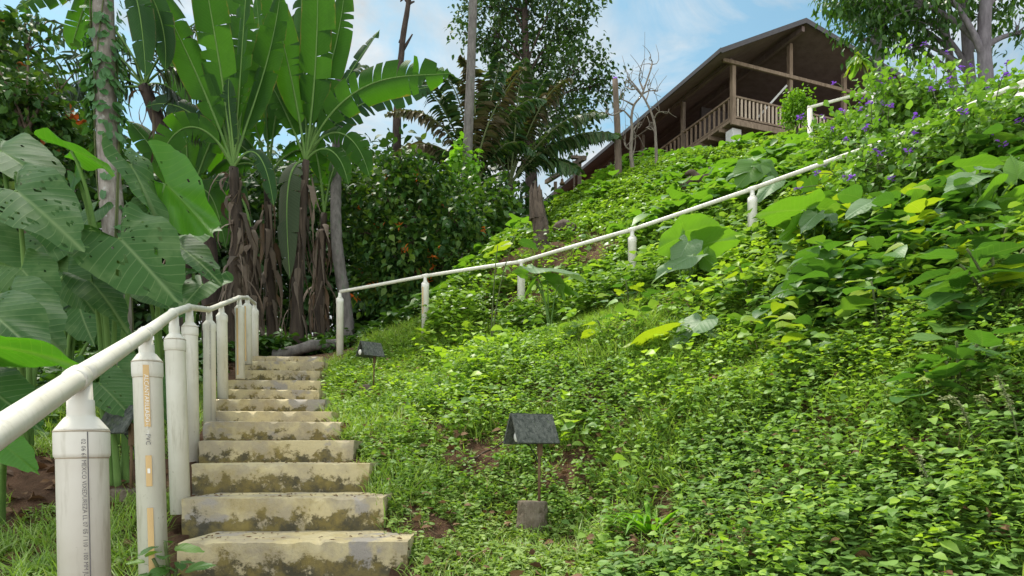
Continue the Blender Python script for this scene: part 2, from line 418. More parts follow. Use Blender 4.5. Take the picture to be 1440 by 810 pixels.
def _fit(c, lam=.02):
    n = len(c); xy = c[:, :2]/10
    K = _phi(((xy[:, None]-xy[None])**2).sum(-1)) + lam*np.eye(n)*.05
    A = np.zeros((n+3, n+3)); A[:n, :n] = K; A[:n, n] = 1; A[:n, n+1:] = xy; A[n, :n] = 1; A[n+1:, :n] = xy.T
    return np.linalg.solve(A, np.concatenate([c[:, 2], np.zeros(3)]))
_W = _fit(ctrl)
def gz0(x, y):
    x = np.atleast_1d(np.asarray(x, float)); y = np.atleast_1d(np.asarray(y, float))
    shp = x.shape; q = np.stack([x.ravel(), y.ravel()], -1)/10; out = np.zeros(len(q)); c = ctrl[:, :2]/10; n = len(c)
    for i in range(0, len(q), 20000):
        qq = q[i:i+20000]
        out[i:i+20000] = _phi(((qq[:, None]-c[None])**2).sum(-1)) @ _W[:n] + _W[n] + qq @ _W[n+1:]
    return out.reshape(shp)
def gz(x, y):
    x = np.atleast_1d(np.asarray(x, float)); y = np.atleast_1d(np.asarray(y, float))
    z = gz0(x, y)
    xl, xr = stair_x(y, 'L'), stair_x(y, 'R')
    away = np.clip(np.maximum(xl-x, x-xr)/.8, 0, 1)
    amp = away*np.where(y < 10, 1, 1.5)
    z = z + amp*((fbm(x, y, .9)-.5)*.16 + (fbm(x, y, 2.6, 3)-.5)*.18)
    under = (x > xl+.06) & (x < xr-.06) & (y > -1) & (y < 10.0)
    return np.where(under, z-.35, z)
def g1(x, y): return float(gz(x, y)[0])

xs = np.concatenate([-np.geomspace(140, 8.1, 34), np.arange(-8, 8.001, .1), np.geomspace(8.15, 140, 60)])
ys = np.concatenate([np.arange(-8, -2, 1.), np.arange(-2, 12, .1), np.arange(12, 42, .4), np.geomspace(42.5, 180, 24)])
GX, GY = np.meshgrid(xs, ys)
GZ = gz(GX, GY)
nx, ny = len(xs), len(ys)
i = np.arange(ny-1)[:, None]*nx; j = np.arange(nx-1)[None]
Q = np.stack([i+j, i+j+1, i+j+1+nx, i+j+nx], -1).reshape(-1, 4)
mb = MB(); mb.add(np.stack([GX, GY, GZ], -1).reshape(-1, 3), [Q])
ground = mb.build('ground', M['ground'], smooth=True)
tag(ground, 'steep brown earth hillside under grass and creepers', 'hillside', kind='structure')

# ------------------------------------------------------------------ leaf templates  (x side, y forward, z up)
LEAF2 = (np.array([[0,0,0],[.36,.3,.07],[.33,.68,.04],[0,1,-.12],[-.33,.68,.04],[-.36,.3,.07]]), [np.array([[0,1,2,3],[0,3,4,5]])])
ROUND = (np.array([[0,.06,0],[.36,-.02,.03],[.52,.42,.07],[.33,.86,.02],[0,1.02,-.04],[-.33,.86,.02],[-.52,.42,.07],[-.36,-.02,.03],[0,.5,0]]),
         [np.array([[0,1,2,8],[8,2,3,4],[0,8,6,7],[8,4,5,6]])])
LEAF4 = (np.array([[0,0,0],[0,.33,.02],[0,.68,-.05],[0,1,-.25],[.48,.3,.08],[.4,.62,.0],[-.48,.3,.08],[-.4,.62,.0]]),
         [np.array([[0,4,1],[2,5,3],[0,1,6],[2,3,7]]), np.array([[1,4,5,2],[1,2,7,6]])])
_st = [(0,0),(.1,.26),(.28,.44),(.48,.46),(.68,.36),(.87,.17),(1,0)]
LEAFB = (np.array([[sx*w_, y_, -.34*y_*y_+(.10*w_/.46+.02*math.sin(y_*19+sx) if sx else 0)] for y_, w_ in _st for sx in (-1, 0, 1)]),
         [np.array([[q*3+c, q*3+c+1, q*3+c+4, q*3+c+3] for q in range(6) for c in (0, 1)])])
GRASS = (np.array([[-.5,0,0],[.5,0,0],[.42,.5,-.1],[-.42,.5,-.1],[0,1,-.5]]), [np.array([[3,2,4]]), np.array([[0,1,2,3]])])

def inst(mb, tpl, pos, fwd, up, scale, wid=1.0, mi=0):
    T, FS = tpl
    pos = np.asarray(pos, float); N = len(pos)
    if N == 0: return
    f = nrm(fwd); s = nrm(np.cross(f, up)); u = np.cross(s, f)
    scale = np.broadcast_to(np.asarray(scale, float), (N,)); wid = np.broadcast_to(np.asarray(wid, float), (N,))
    V = pos[:, None] + scale[:, None, None]*(T[None, :, 0, None]*wid[:, None, None]*s[:, None] + T[None, :, 1, None]*f[:, None] + T[None, :, 2, None]*u[:, None])
    off = np.arange(N)[:, None, None]*len(T)
    mb.add(V.reshape(-1, 3), [(F[None]+off).reshape(-1, F.shape[1]) for F in FS], np.tile(T[:, :2], (N, 1)), mi)

def rand_dir(n, zlo=-.3, zhi=.5):
    a = rng.uniform(0, 2*np.pi, n)
    return np.stack([np.cos(a), np.sin(a), rng.uniform(zlo, zhi, n)], -1)

def ground_normal(x, y):
    e = .15
    dx = (gz0(x+e, y)-gz0(x-e, y))/(2*e); dy = (gz0(x, y+e)-gz0(x, y-e))/(2*e)
    return nrm(np.stack([-dx, -dy, np.ones_like(dx)], -1))

def herb_clumps(mb, x, y, h, m, size, tpl=LEAF2, wid=1.0, tilt=.35, zlo=-.25, zhi=.45, mi=0, spread=.35, nk=.5):
    """x,y: clump positions; h height array; m leaves each"""
    n = len(x)
    if n == 0: return
    z = gz(x, y); nm = ground_normal(x, y)
    h = np.broadcast_to(h, (n,)); size = np.broadcast_to(size, (n,))
    X = np.repeat(np.stack([x, y, z], -1), m, 0); H = np.repeat(h, m); S = np.repeat(size, m); NM = np.repeat(nm, m, 0)
    lean = np.repeat(rng.normal(0, .25, (n, 3))*[1, 1, 0] + nm*.3 + [0, 0, 1], m, 0)
    tt = rng.uniform(.15, 1, n*m)
    f = rand_dir(n*m, zlo, zhi)
    up = np.array([0, 0, 1.0]) + NM*nk + rng.normal(0, tilt, (n*m, 3))
    pos = X + nrm(lean)*(H*tt)[:, None] + f*(S*spread*rng.uniform(0, 1.4, n*m))[:, None]*[1, 1, .3]
    inst(mb, tpl, pos, f, up, S*rng.uniform(.55, 1.2, n*m), wid, mi)

def grass_tufts(mb, x, y, m, length, width, lean=.45, mi=0):
    n = len(x)
    if n == 0: return
    z = gz(x, y)-.01
    Pp = np.repeat(np.stack([x, y, z], -1), m, 0) + np.concatenate([rng.normal(0, .02, (n*m, 2)), np.zeros((n*m, 1))], 1)
    Ln = np.repeat(np.broadcast_to(length, (n,)), m)*rng.uniform(.5, 1.25, n*m)
    f = np.array([0, 0, 1.0]) + rng.normal(0, lean, (n*m, 3))*[1, 1, .2]
    out = f*[1, 1, 0] + rng.normal(0, .1, (n*m, 3))
    up = np.cross(np.cross(f, -out), f)
    inst(mb, GRASS, Pp, f, np.array([0, 0, 1.0]) - nrm(out)*1.0 , Ln, np.broadcast_to(width, (n*m,))/Ln, mi)

def sample(n, x0, x1, y0, y1):
    return rng.uniform(x0, x1, n), rng.uniform(y0, y1, n)

def in_frame(x, y, pad=160):
    pad = 620
    px = 720+960*x/np.maximum(y, .3); z = gz0(x, y); py = 638-960*z/np.maximum(y, .3)
    return (px > -pad) & (px < 1440+pad) & (py < 810+pad*1.2)

BARE = [(P(930,690,3.75)[:2], .14), (P(880,785,3.3)[:2], .13), (P(600,735,3.95)[:2], .16), (P(680,610,5.1)[:2], .22), (P(1010,760,3.05)[:2], .12),
        (P(655,640,5.0)[:2], .18), (P(800,640,4.6)[:2], .12), (P(860,700,4.0)[:2], .10), (P(830,345,10.6)[:2], .5), (P(990,245,15)[:2], .7), (P(740,300,18)[:2], .6), (P(760,380,10.5)[:2], 1.0), (P(522,552,7.4)[:2], .22), (P(915,775,3.4)[:2], .2)]
def bare(x, y):
    m = np.zeros(len(x), bool)
    for c, r in BARE:
        m |= ((x-c[0])**2 + ((y-c[1])*.8)**2) < (r*(.6+.8*vnoise(x, y, .12)))**2
    return m & (vnoise(x, y, .05, 3) > .25)

# ---- slope, to the right of the stairs
def right_of_stairs(x, y, pad=.06):
    return x > np.where(y < 10, stair_x(y, 'R')+pad, -2.4)

# fine mat of small leaves and short grass beside the stairs
mb = MB()
x, y = sample(52000, -2.6, 3.0, 2.2, 10.5)
u = x-stair_x(y, 'R')
keep = right_of_stairs(x, y) & in_frame(x, y) & ~bare(x, y) & (rng.random(len(x)) < np.clip(1.25-.28*u, .25, 1)*np.clip(9/(y+2)**1.1, .3, 1)) & (fbm(x, y, .35, 2) > .33)
x, y = x[keep], y[keep]
herb_clumps(mb, x, y, rng.uniform(.015, .07, len(x)), 5, rng.uniform(.022, .046, len(x))*(.7+y*.07), LEAF2, 1.0, .4)
tag(mb.build('fine_ground_cover', M['fine_cover']), 'mat of tiny bright leaves covering the slope beside the steps', 'ground cover', kind='stuff')

mb = MB()
x, y = sample(92000, -2.7, 6.6, 2.0, 10.8)
u = x-stair_x(y, 'R')
keep = right_of_stairs(x, y, .02) & in_frame(x, y) & ~bare(x, y) & (rng.random(len(x)) < np.where(u < 1.5, .36, .8)) & (fbm(x, y, .8, 7) > np.where((y < 3.6) & (x > .9), .58, .36))
x, y = x[keep], y[keep]
grass_tufts(mb, x, y, 6, np.where(fbm(x, y, 1.2, 4) > .55, .2, .11)*np.clip(.6+y*.05, .6, 1.0), .0085)
x, y = sample(300, -2.6, -.4, 8.6, 11.5)
keep = right_of_stairs(x, y, .05)
grass_tufts(mb, x[keep][::3], y[keep][::3], 6, .26, .009)
x, y = sample(5200, -2.4, 6.0, 2.2, 10)
keep = right_of_stairs(x, y, .05) & in_frame(x, y) & (fbm(x, y, .6, 44) > .46); x, y = x[keep], y[keep]
grass_tufts(mb, x, y, 2, rng.uniform(.08, .24, len(x)), .005, .9, mi=1)
tag(mb.build('slope_grass', [M['grass'], M['straw']]), 'grass blades growing over the sunny slope below the upper handrail', 'grass', kind='stuff')

# round-leaved creeper, lower corner of the slope
mb = MB()
x, y = sample(18000, .2, 4.6, 1.8, 4.8)
w = fbm(x, y, .7, 21)
keep = right_of_stairs(x, y) & in_frame(x, y, 220) & ~bare(x, y) & (w > .42) & (x > .55 + .5*(y-2.5) + (fbm(x, y, .6)-.5)*1.4)
x, y = x[keep], y[keep]
herb_clumps(mb, x, y, rng.uniform(.04, .16, len(x)), 5, rng.uniform(.022, .052, len(x)), ROUND, 1.0, .25, -.25, .12, nk=.8)
x, y = sample(1500, .3, 3.4, 2.2, 4.9)
keep = right_of_stairs(x, y) & in_frame(x, y, 220) & (fbm(x, y, .5, 33) > .52) & (x > .6 + .5*(y-2.5)); x, y = x[keep], y[keep]
herb_clumps(mb, x, y, rng.uniform(.12, .34, len(x)), 8, rng.uniform(.03, .07, len(x)), LEAF4, .6, .4, -.3, .5, mi=1)
x, y = sample(900, .6, 3.4, 2.2, 4.8)
keep = right_of_stairs(x, y) & (fbm(x, y, .5, 36) > .45); x, y = x[keep], y[keep]
grass_tufts(mb, x, y, 3, rng.uniform(.12, .28, len(x)), .007, .6, mi=2)
x, y = sample(600, .4, 3.4, 2.2, 4.8); n = len(x)
inst(mb, LEAF4, np.stack([x, y, gz(x, y)+rng.uniform(.03, .13, n)], -1), rand_dir(n, -.3, .4), np.array([0, -.3, 1.0])+rng.normal(0, .5, (n, 3)), rng.uniform(.03, .07, n), .6, 3)
tag(mb.build('creeping_vine_cover', [M['creeper'], M['slope_herb'], M['grass'], M['litter']]), 'round leaved creeper carpeting the lower corner of the slope', 'creeper', kind='stuff')

# herbs of the middle slope
mb = MB()
x, y = sample(44000, -2.4, 8.0, 2.2, 10.5)
u = x-stair_x(y, 'R')
keep = right_of_stairs(x, y, .1) & in_frame(x, y) & ~bare(x, y) & (rng.random(len(x)) < np.clip((u+.9)*.24, .22, .8)) & (fbm(x, y, .9, 13) > np.where((y < 4) & (x < 2.2), .54, .36))
x, y = x[keep], y[keep]
hh = .06 + .26*np.clip(fbm(x, y, 1.1, 31)*1.6-.45, 0, 1)
herb_clumps(mb, x, y, hh*rng.uniform(.6, 1.3, len(x)), 9, rng.uniform(.024, .058, len(x))*(.75+.05*y), LEAF4, .75, .45)
k = fbm(x, y, .7, 17) > .56
herb_clumps(mb, x[k], y[k], hh[k]*1.1, 4, rng.uniform(.03, .06, k.sum())*(.75+.05*y[k]), LEAF2, .85, .4, mi=1)
x, y = sample(9000, -1.5, 7, 4.0, 10.3)
keep = right_of_stairs(x, y, .8) & in_frame(x, y) & (fbm(x, y, 1.1, 57) > .44) & (rng.random(len(x)) < np.clip((x-.4)*.3+(y-6.5)*.16, .02, .8))
x, y = x[keep], y[keep]
herb_clumps(mb, x, y, rng.uniform(.12, .42, len(x)), 7, rng.uniform(.06, .13, len(x))*(.7+.05*y), LEAFB, .85, .45)
x, y = sample(4200, 1.6, 8.5, 3.4, 8.0)
pxx = 720+960*x/y; keep = (pxx > 1090) & (pxx < 2000) & in_frame(x, y) & (fbm(x, y, .9, 77) > .42) & (rng.random(len(x)) < np.clip((pxx-1060)/260, .1, 1)) & (y > 4.5); xb, yb = x[keep], y[keep]
herb_clumps(mb, xb, yb, rng.uniform(.2, .7, len(xb)), 6, rng.uniform(.12, .24, len(xb)), LEAFB, .9, .4, -.3, .5, mi=2)
k2 = fbm(xb, yb, .6, 5) > .56
herb_clumps(mb, xb[k2], yb[k2], rng.uniform(.4, .75, k2.sum()), 4, rng.uniform(.10, .2, k2.sum()), LEAFB, .8, .4, mi=3)
x, y = sample(9000, -1.5, 7, 4.0, 10.3)
# taller growth hiding the feet of the upper handrail
rx_ = np.array([-.2, .13, 1.55, 2.82, 3.9, 4.85, 6.5]); ry_ = np.array([9.6, 9.5, 8.8, 8.0, 7.2, 6.5, 5.5])
xx = rng.uniform(-.1, 5.4, 520); yy = np.interp(xx, rx_, ry_)-rng.uniform(.12, .8, 520)
herb_clumps(mb, xx, yy, rng.uniform(.3, .62, 520), 11, rng.uniform(.06, .14, 520), LEAF4, .8, .4)
k = fbm(x, y, .7, 19) > .54
k = (fbm(x, y, .7, 19) > .6) & right_of_stairs(x, y, 1.2) & in_frame(x, y) & (rng.random(len(x)) < .22)
herb_clumps(mb, x[k], y[k], rng.uniform(.2, .45, k.sum()), 5, rng.uniform(.07, .14, k.sum())*(.7+.05*y[k]), LEAF4, .8, .4, mi=1)
tag(mb.build('slope_herbs', [M['slope_herb'], M['slope_herb_pale'], M['broad'], M['hill_ear_yellow']], smooth=True), 'leafy green weeds thick on the middle of the slope', 'weeds', kind='stuff')

# undergrowth above the upper handrail, up to the house
mb = MB()
x, y = sample(68000, -2.5, 18, 9.6, 32)
px = 720+960*x/y
keep = (px > 600) & (px < 1700) & ~bare(x, y) & (fbm(x, y, 1.6, 41) > .34) & (rng.random(len(x)) < np.clip(22/y-.15, .25, 1)) & ((x-8.2)*.36+(y-26.1)*.933 < 1.2) & ((y > 25) | (x > stair_x(y, 'R')))
x, y = x[keep], y[keep]
hh = .08 + .62*np.clip(fbm(x, y, 2.0, 51)*1.6-.45, 0, 1)
sz = rng.uniform(.05, .125, len(x))*np.clip(.7+y*.025, .8, 1.25)
herb_clumps(mb, x, y, hh, 9, sz, LEAFB, .95, .45)
k = fbm(x, y, 1.3, 8) > .62
herb_clumps(mb, x[k][::4], y[k][::4], hh[k][::4]+.15, 4, rng.uniform(.2, .34, len(x[k][::4])), LEAFB, 1.0, .4, mi=1)
tag(mb.build('hilltop_undergrowth', [M['hilltop'], M['hill_ear']], smooth=True), 'bright leafy undergrowth covering the hill up to the house', 'undergrowth', kind='stuff')

# ---- left of the stairs
def left_of_stairs(x, y, pad=.1): return x < stair_x(y, 'L')-pad
mb = MB()
x, y = sample(16000, -7, -.9, 1.2, 8.5)
keep = left_of_stairs(x, y) & in_frame(x, y) & (fbm(x, y, .7, 61) > .33)
x, y = x[keep], y[keep]
grass_tufts(mb, x, y, 7, np.where(fbm(x, y, .9, 4) > .5, .16, .09), .008)
herb_clumps(mb, x[::2], y[::2], .06, 4, .035, LEAF2, .8, .4)
tag(mb.build('grass', M['grass']), 'patchy green grass on the flat ground beside the pipe handrail', 'grass', kind='stuff')
mb = MB()
x, y = sample(9000, -7.5, -.9, 1.2, 10)
keep = left_of_stairs(x, y, .12) & in_frame(x, y) & (fbm(x, y, .8, 71) > .43)
x, y = x[keep], y[keep]; n = len(x)
inst(mb, LEAF4, np.stack([x, y, gz(x, y)+rng.uniform(.004, .03, n)], -1), rand_dir(n, -.2, .3), np.array([0, 0, 1.0])+rng.normal(0, .5, (n, 3)), rng.uniform(.04, .11, n), rng.uniform(.4, .9, n))
x, y = sample(5200, -2.0, 4.5, 2.2, 9.5)
keep = right_of_stairs(x, y, .02) & (bare(x, y) | (rng.random(len(x)) < .3)); x, y = x[keep], y[keep]; n = len(x)
inst(mb, LEAF4, np.stack([x, y, gz(x, y)+rng.uniform(.02, .11, n)], -1), rand_dir(n, -.2, .5), np.array([0, -.3, 1.0])+rng.normal(0, .6, (n, 3)), rng.uniform(.03, .085, n), rng.uniform(.4, .8, n))
tag(mb.build('leaf_litter', M['litter']), 'dry brown fallen leaves scattered over the ground', 'leaf litter', kind='stuff')
# crumbs on the treads
mb = MB()
NC = 260
kk = rng.integers(0, 4, NC); tx = np.where(rng.random(NC) < .5, rng.random(NC)**2, 1-rng.random(NC)**2)
x = SXL[kk] + (SXR[kk]-SXL[kk])*(.05+.9*tx); y = SY[kk]+rng.uniform(.05, .4, NC)
inst(mb, LEAF2, np.stack([x, y, SZ[kk]+.006], -1), rand_dir(NC, -.1, .1), np.array([0, 0, 1.0])+rng.normal(0, .2, (NC, 3)), rng.uniform(.008, .034, NC), .6)
tag(mb.build('tread_litter', M['litter']), 'crumbs of dry leaf lying on the lowest treads', 'leaf litter', kind='stuff')

# dark undergrowth beneath the bananas and in front of the bush
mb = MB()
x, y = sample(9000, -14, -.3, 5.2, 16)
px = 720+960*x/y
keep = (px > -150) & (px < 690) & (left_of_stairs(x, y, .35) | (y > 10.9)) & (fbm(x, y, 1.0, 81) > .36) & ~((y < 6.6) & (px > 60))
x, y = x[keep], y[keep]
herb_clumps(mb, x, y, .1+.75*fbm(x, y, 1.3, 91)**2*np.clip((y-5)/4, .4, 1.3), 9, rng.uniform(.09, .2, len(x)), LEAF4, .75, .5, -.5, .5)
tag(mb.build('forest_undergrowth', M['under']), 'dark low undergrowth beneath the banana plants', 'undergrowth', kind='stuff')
# far wood behind
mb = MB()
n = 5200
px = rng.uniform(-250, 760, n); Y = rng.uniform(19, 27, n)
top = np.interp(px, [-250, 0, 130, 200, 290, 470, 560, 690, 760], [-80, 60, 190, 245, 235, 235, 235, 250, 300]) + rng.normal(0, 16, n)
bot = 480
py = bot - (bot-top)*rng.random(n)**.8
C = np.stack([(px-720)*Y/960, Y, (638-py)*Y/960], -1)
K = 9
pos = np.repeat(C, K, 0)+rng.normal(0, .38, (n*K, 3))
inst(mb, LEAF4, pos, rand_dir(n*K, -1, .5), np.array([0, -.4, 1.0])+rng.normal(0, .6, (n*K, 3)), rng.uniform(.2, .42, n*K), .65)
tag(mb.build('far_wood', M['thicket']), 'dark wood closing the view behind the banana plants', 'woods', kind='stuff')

# ------------------------------------------------------------------ staircase
st = root('concrete_staircase', 'mossy cream concrete staircase climbing beside the white pipe handrail', 'staircase', (float((SXL[0]+SXR[0])/2), SY[0], SZ[0]-.3))
for k in range(12):
    L3 = np.array([SXL[k], SY[k], SZ[k]]); R3 = np.array([SXR[k], SY[k]+.08, SZ[k]+rng.uniform(-.004, .004)])
    dep = (SY[k+1]-SY[k]) + .06 if k < 11 else .7
    # dense front: displaced block
    nx_, ny_, nz_ = 46, 12, 12
    hgt = .36
    mbk = MB()
    def surf(o, du, dv, nu, nv, uvf):
        a = np.linspace(0, 1, nu+1); b = np.linspace(0, 1, nv+1); A, B = np.meshgrid(a, b)
        V = o + A[..., None]*du + B[..., None]*dv
        idx = np.arange((nu+1)*(nv+1)).reshape(nv+1, nu+1)
        Fq = np.stack([idx[:-1, :-1], idx[:-1, 1:], idx[1:, 1:], idx[1:, :-1]], -1).reshape(-1, 4)
        mbk.add(V.reshape(-1, 3), [Fq], np.stack([A, uvf(B)], -1).reshape(-1, 2))
    dx = R3-L3; back = np.array([-.02*dep, dep, 0])
    dz = np.array([0, 0, -hgt])
    surf(L3+dz+[0, .0, 0], dx, -dz, nx_, nz_, lambda B: np.clip((B-.5)*2, 0, 1))          # riser
    surf(L3, dx, back, nx_, ny_, lambda B: B*0+1)                               # tread
    surf(R3+dz, back, -dz, ny_, nz_, lambda B: np.clip((B-.5)*2, 0, 1))                   # right side
    surf(L3+dz+back, -back, -dz, ny_, nz_, lambda B: np.clip((B-.5)*2, 0, 1))             # left side
    # roughen: nibble the arrises and wobble the faces (same displacement for coincident points)
    for q in range(len(mbk.v)):
        V = mbk.v[q]
        s1 = (vnoise(V[:, 0]+V[:, 2]*1.3, V[:, 1]+V[:, 2]*.7, .11, k*3.1)-.5)
        s2 = (vnoise(V[:, 0]*1.1-V[:, 2], V[:, 1]+V[:, 0]*.2, .035, k*1.7)-.5)
        edge = np.exp(-((V[:, 2]-L3[2])/.03)**2)*np.exp(-((V[:, 1]-SY[k]-.08*(V[:, 0]-L3[0])/1.1)/.03)**2)
        chip = np.clip(vnoise(V[:, 0], V[:, 1], .06, k*5.3)-.62, 0, 1)*.09
        V[:, 1] += s1*.006 + s2*.005 + edge*(.004+chip*.8)
        V[:, 2] += s1*.004 + s2*.003 - edge*(.005+chip*.8)
        V[:, 0] += s2*.012
    o = mbk.build('step', M['concrete'], st, smooth=True)

# ------------------------------------------------------------------ pipe handrail beside the stairs
posts = [  # top joint px, py, shoulder px, base px, Y, shoulder z offset, base py
    ((112,532),(115,606),(121,830),1.60), ((205,470),(207,509),(217,803),2.75), ((244,441),(246,478),(254,698),3.9),
    ((266,433),(267,460),(270,640),5.0), ((294,436),(294.5,456),(295,591),6.2), ((311,429),(312,444),(313.5,548),7.2),
    ((336,419),(337,433),(338,521),8.2), ((348,419),(348,430),(349,502),9.0), ((358,427),(358,437),(358,500),9.8)]
hr = root('pipe_handrail', 'cream plastic pipe handrail on nine thick pipe posts along the staircase', 'handrail', P(217, 803, 2.75))
def lathe_path(mb, a, b, prof, sides=28):
    """prof: list of (fraction 0..1 from a to b, radius)"""
    a, b = np.asarray(a, float), np.asarray(b, float)
    tube(mb, [a+(b-a)*t for t, r in prof], [r for t, r in prof], sides)
def wrap_text(txt, size, a, b, r, start, ang0, mat, name, parent, flip=False):
    """text printed down a pipe: runs along the pipe axis, wrapped round the surface"""
    cu = bpy.data.curves.new('print', 'FONT'); cu.body = txt; cu.size = size; cu.align_y = 'CENTER'; cu.resolution_u = 2
    to = bpy.data.objects.new('print_tmp', cu); COL.objects.link(to)
    dg = bpy.context.evaluated_depsgraph_get(); dg.update()
    me = bpy.data.meshes.new_from_object(to.evaluated_get(dg))
    bpy.data.objects.remove(to); bpy.data.curves.remove(cu)
    V = np.zeros(len(me.vertices)*3); me.vertices.foreach_get('co', V); V = V.reshape(-1, 3)
    ax = nrm(b-a); side = nrm(np.cross(ax, [0, 1, 0])); fr = np.cross(ax, side)
    if fr[1] > 0: fr = -fr
    side = nrm(np.cross(fr, ax)) ; 
    th = ang0 + V[:, 1]/r
    s = start + V[:, 0]
    W = a + ax*s[:, None] + r*(np.sin(th)[:, None]*side*1.0 + np.cos(th)[:, None]*fr)
    pl = np.zeros(3); p = parent
    while p is not None: pl = pl + np.array(p.location); p = p.parent
    me.vertices.foreach_set('co', (W-pl).astype(np.float32).ravel()); me.update()
    me.materials.clear(); me.materials.append(mat)
    o = bpy.data.objects.new(name, me); COL.objects.link(o); o.parent = parent
    return o
def wrap_strip(a, b, r, s0, s1, th0, th1, mat, name, parent):
    mb = MB(); ax = nrm(b-a); side = nrm(np.cross(ax, [0, 1, 0])); fr = np.cross(ax, side)
    if fr[1] > 0: fr = -fr
    side = nrm(np.cross(fr, ax))
    n = 12; th = np.linspace(th0, th1, 7); V = []
    for s in np.linspace(s0, s1, n):
        V.append(a + ax*s + r*(np.sin(th)[:, None]*side + np.cos(th)[:, None]*fr))
    V = np.concatenate(V); i = np.arange(n-1)[:, None]*7; j = np.arange(6)[None]
    mb.add(V, [np.stack([i+j, i+j+1, i+j+8, i+j+7], -1).reshape(-1, 4)])
    return mb.build(name, mat, parent, smooth=True)
tops = []
for k, (tp, sh, bs, Y) in enumerate(posts):
    T3, S3, B3 = P(*tp, Y), P(*sh, Y), P(*bs, Y)
    R = .0555
    # straight axis from base through shoulder to the joint
    B3[2] -= .10
    Lb = np.linalg.norm(S3-B3); ring = max(0, 1-.062/Lb)
    mb = MB()
    lathe_path(mb, B3, S3, [(0, R*.97), (ring-.004, R*.97), (ring, R*.985), (ring+.006, R*1.035), (ring+.02, R*1.045), (.985, R*1.045), (1, R*1.03)])
    po = mb.build('post', M['pvc'], hr, smooth=True)
    Ln = np.linalg.norm(T3-S3)
    mb = MB()
    ne = .028
    c1 = min(.5, .034/Ln)
    lathe_path(mb, S3, T3, [(0, R*1.03), (.03, R*1.0), (c1*.9, ne*1.25), (c1, ne*1.06), (c1+.04, ne*1.04), (min(.93, c1+.3), ne*1.02), (min(.94, c1+.31), ne*.93), (.97, ne*.9)])
    mb.build('reducer', M['pvc'], po, smooth=True)
    tops.append(T3)
    if k < 4:
        ax_ = nrm(S3-B3)
        for q_, rr_ in ((B3+(S3-B3)*(ring-.003), R*.995), (S3-ax_*.002, R*1.052)):
            mb = MB(); tube(mb, [q_-ax_*.0015, q_+ax_*.0015], rr_, 28); mb.build('glue_seam', M['seam'], po, smooth=True)
    if k in (0, 4):
        th = math.atan2(-S3[0], S3[1])+.04
        wrap_strip(S3, B3, R*1.055 if k == 0 else R*1.05, .004, Lb*.9, th+.13, th+.17, M['print'], 'print_line', po)
        # print runs down the pipe, letters turned a quarter
        a2, b2 = S3, B3
        wrap_text('02 06 61 MEXCO VIXEDUREZA LL 07 05 / 110 - 100 MM JUNTA PVC MAX', .0125, a2, b2, R*1.055, .02, th, M['print'], 'print', po)
    if k in (1, 6, 7):
        rr = R*1.05
        fr_ = [(.02, .28), (.40, .53), (.62, .95)] if k == 1 else [(.02, .95)]
        for s0, s1 in fr_:
            t0 = math.atan2(-S3[0], S3[1]) + (-.1 if k == 1 else -.55)
            wrap_strip(S3, B3, rr, Lb*s0, Lb*s1, t0-.19, t0+.19, M['orange_tape'], 'orange_print_band', po)
        if k == 1:
            wrap_text('ALCANTARILLADO', .022, S3, B3, rr+.001, Lb*.06, t0, M['white_print'], 'print', po)
            wrap_text('110 mm x 6 m  PVC', .014, S3, B3, rr+.001, Lb*.20, t0, M['white_print'], 'print', po)
            wrap_text('PVC', .024, S3, B3, rr+.001, Lb*.31, t0, M['print'], 'print', po)
            wrap_strip(S3, B3, rr+.001, Lb*.455, Lb*.475, t0-.08, t0+.08, M['white_print'], 'round_mark', po)
# rail nodes: comes from below the frame towards the camera
nodes = [None] + [t+np.array([0, 0, .004]) for t in tops]
nodes[0] = P(0, 606, 1.12) + (P(0, 606, 1.12)-nodes[1])*1.1
for a, b in zip(nodes[:-1], nodes[1:]):
    mb = MB(); n = 14
    tube(mb, [a+(b-a)*t for t in np.linspace(0, 1, n)], .0245, 20)
    d = nrm(b-a)
    tube(mb, [b-d*.055, b-d*.05, b+d*.004, b+d*.018, b+d*.027], [.025, .028, .028, .024, .010], 20)
    mb.build('rail', M['pvc'], hr, smooth=True)
d = P(372, 437, 10.3)-nodes[-1]

# ------------------------------------------------------------------ upper handrail on the hillside path
up_posts = [(478,412,10.4),(598,390,10.0),(733,370,9.5),(889,325,8.8),(1058,268,8.0),(1241,203,7.2),(1436,120,6.5)]
uh = root('hillside_handrail', 'long white handrail on short posts crossing the leafy hillside', 'handrail', P(478, 490, 10.4))
pts = []
for k, (px, py, Y) in enumerate(up_posts):
    T3 = P(px, py, Y); zb = g1(T3[0], T3[1])-.15
    B3 = np.array([T3[0], T3[1], min(zb, T3[2]-.85)])
    S3 = T3-np.array([0, 0, .09])
    mb = MB(); R = .054
    Lb = np.linalg.norm(S3-B3)
    tube(mb, [B3, S3-[0, 0, .07], S3-[0, 0, .065], S3], [R, R, R*1.05, R*1.05], 20)
    po = mb.build('post', M['pvc'], uh, smooth=True)
    mb = MB(); tube(mb, [S3, S3+[0, 0, .03], S3+[0, 0, .034], T3], [R*1.03, .03, .027, .025], 20)
    mb.build('reducer', M['pvc'], po, smooth=True)
    if k == 1: wrap_strip(S3, B3, R*1.06, .06, .45, -.75, -.4, M['orange_tape'], 'orange_print_band', po)
    pts.append(T3+np.array([0, 0, .02]))
pts.append(pts[-1]+(pts[-1]-pts[-2])*.7)
for a, b in zip(pts[:-1], pts[1:]):
    mb = MB(); mid = (a+b)/2+np.array([0, 0, rng.uniform(-.015, .012)])
    tube(mb, bez([a, mid, b], 10), .025, 16)
    d = nrm(b-a); tube(mb, [b-d*.05, b-d*.045, b+d*.045, b+d*.05], [.025, .03, .03, .025], 16)
    mb.build('rail', M['pvc'], uh, smooth=True)
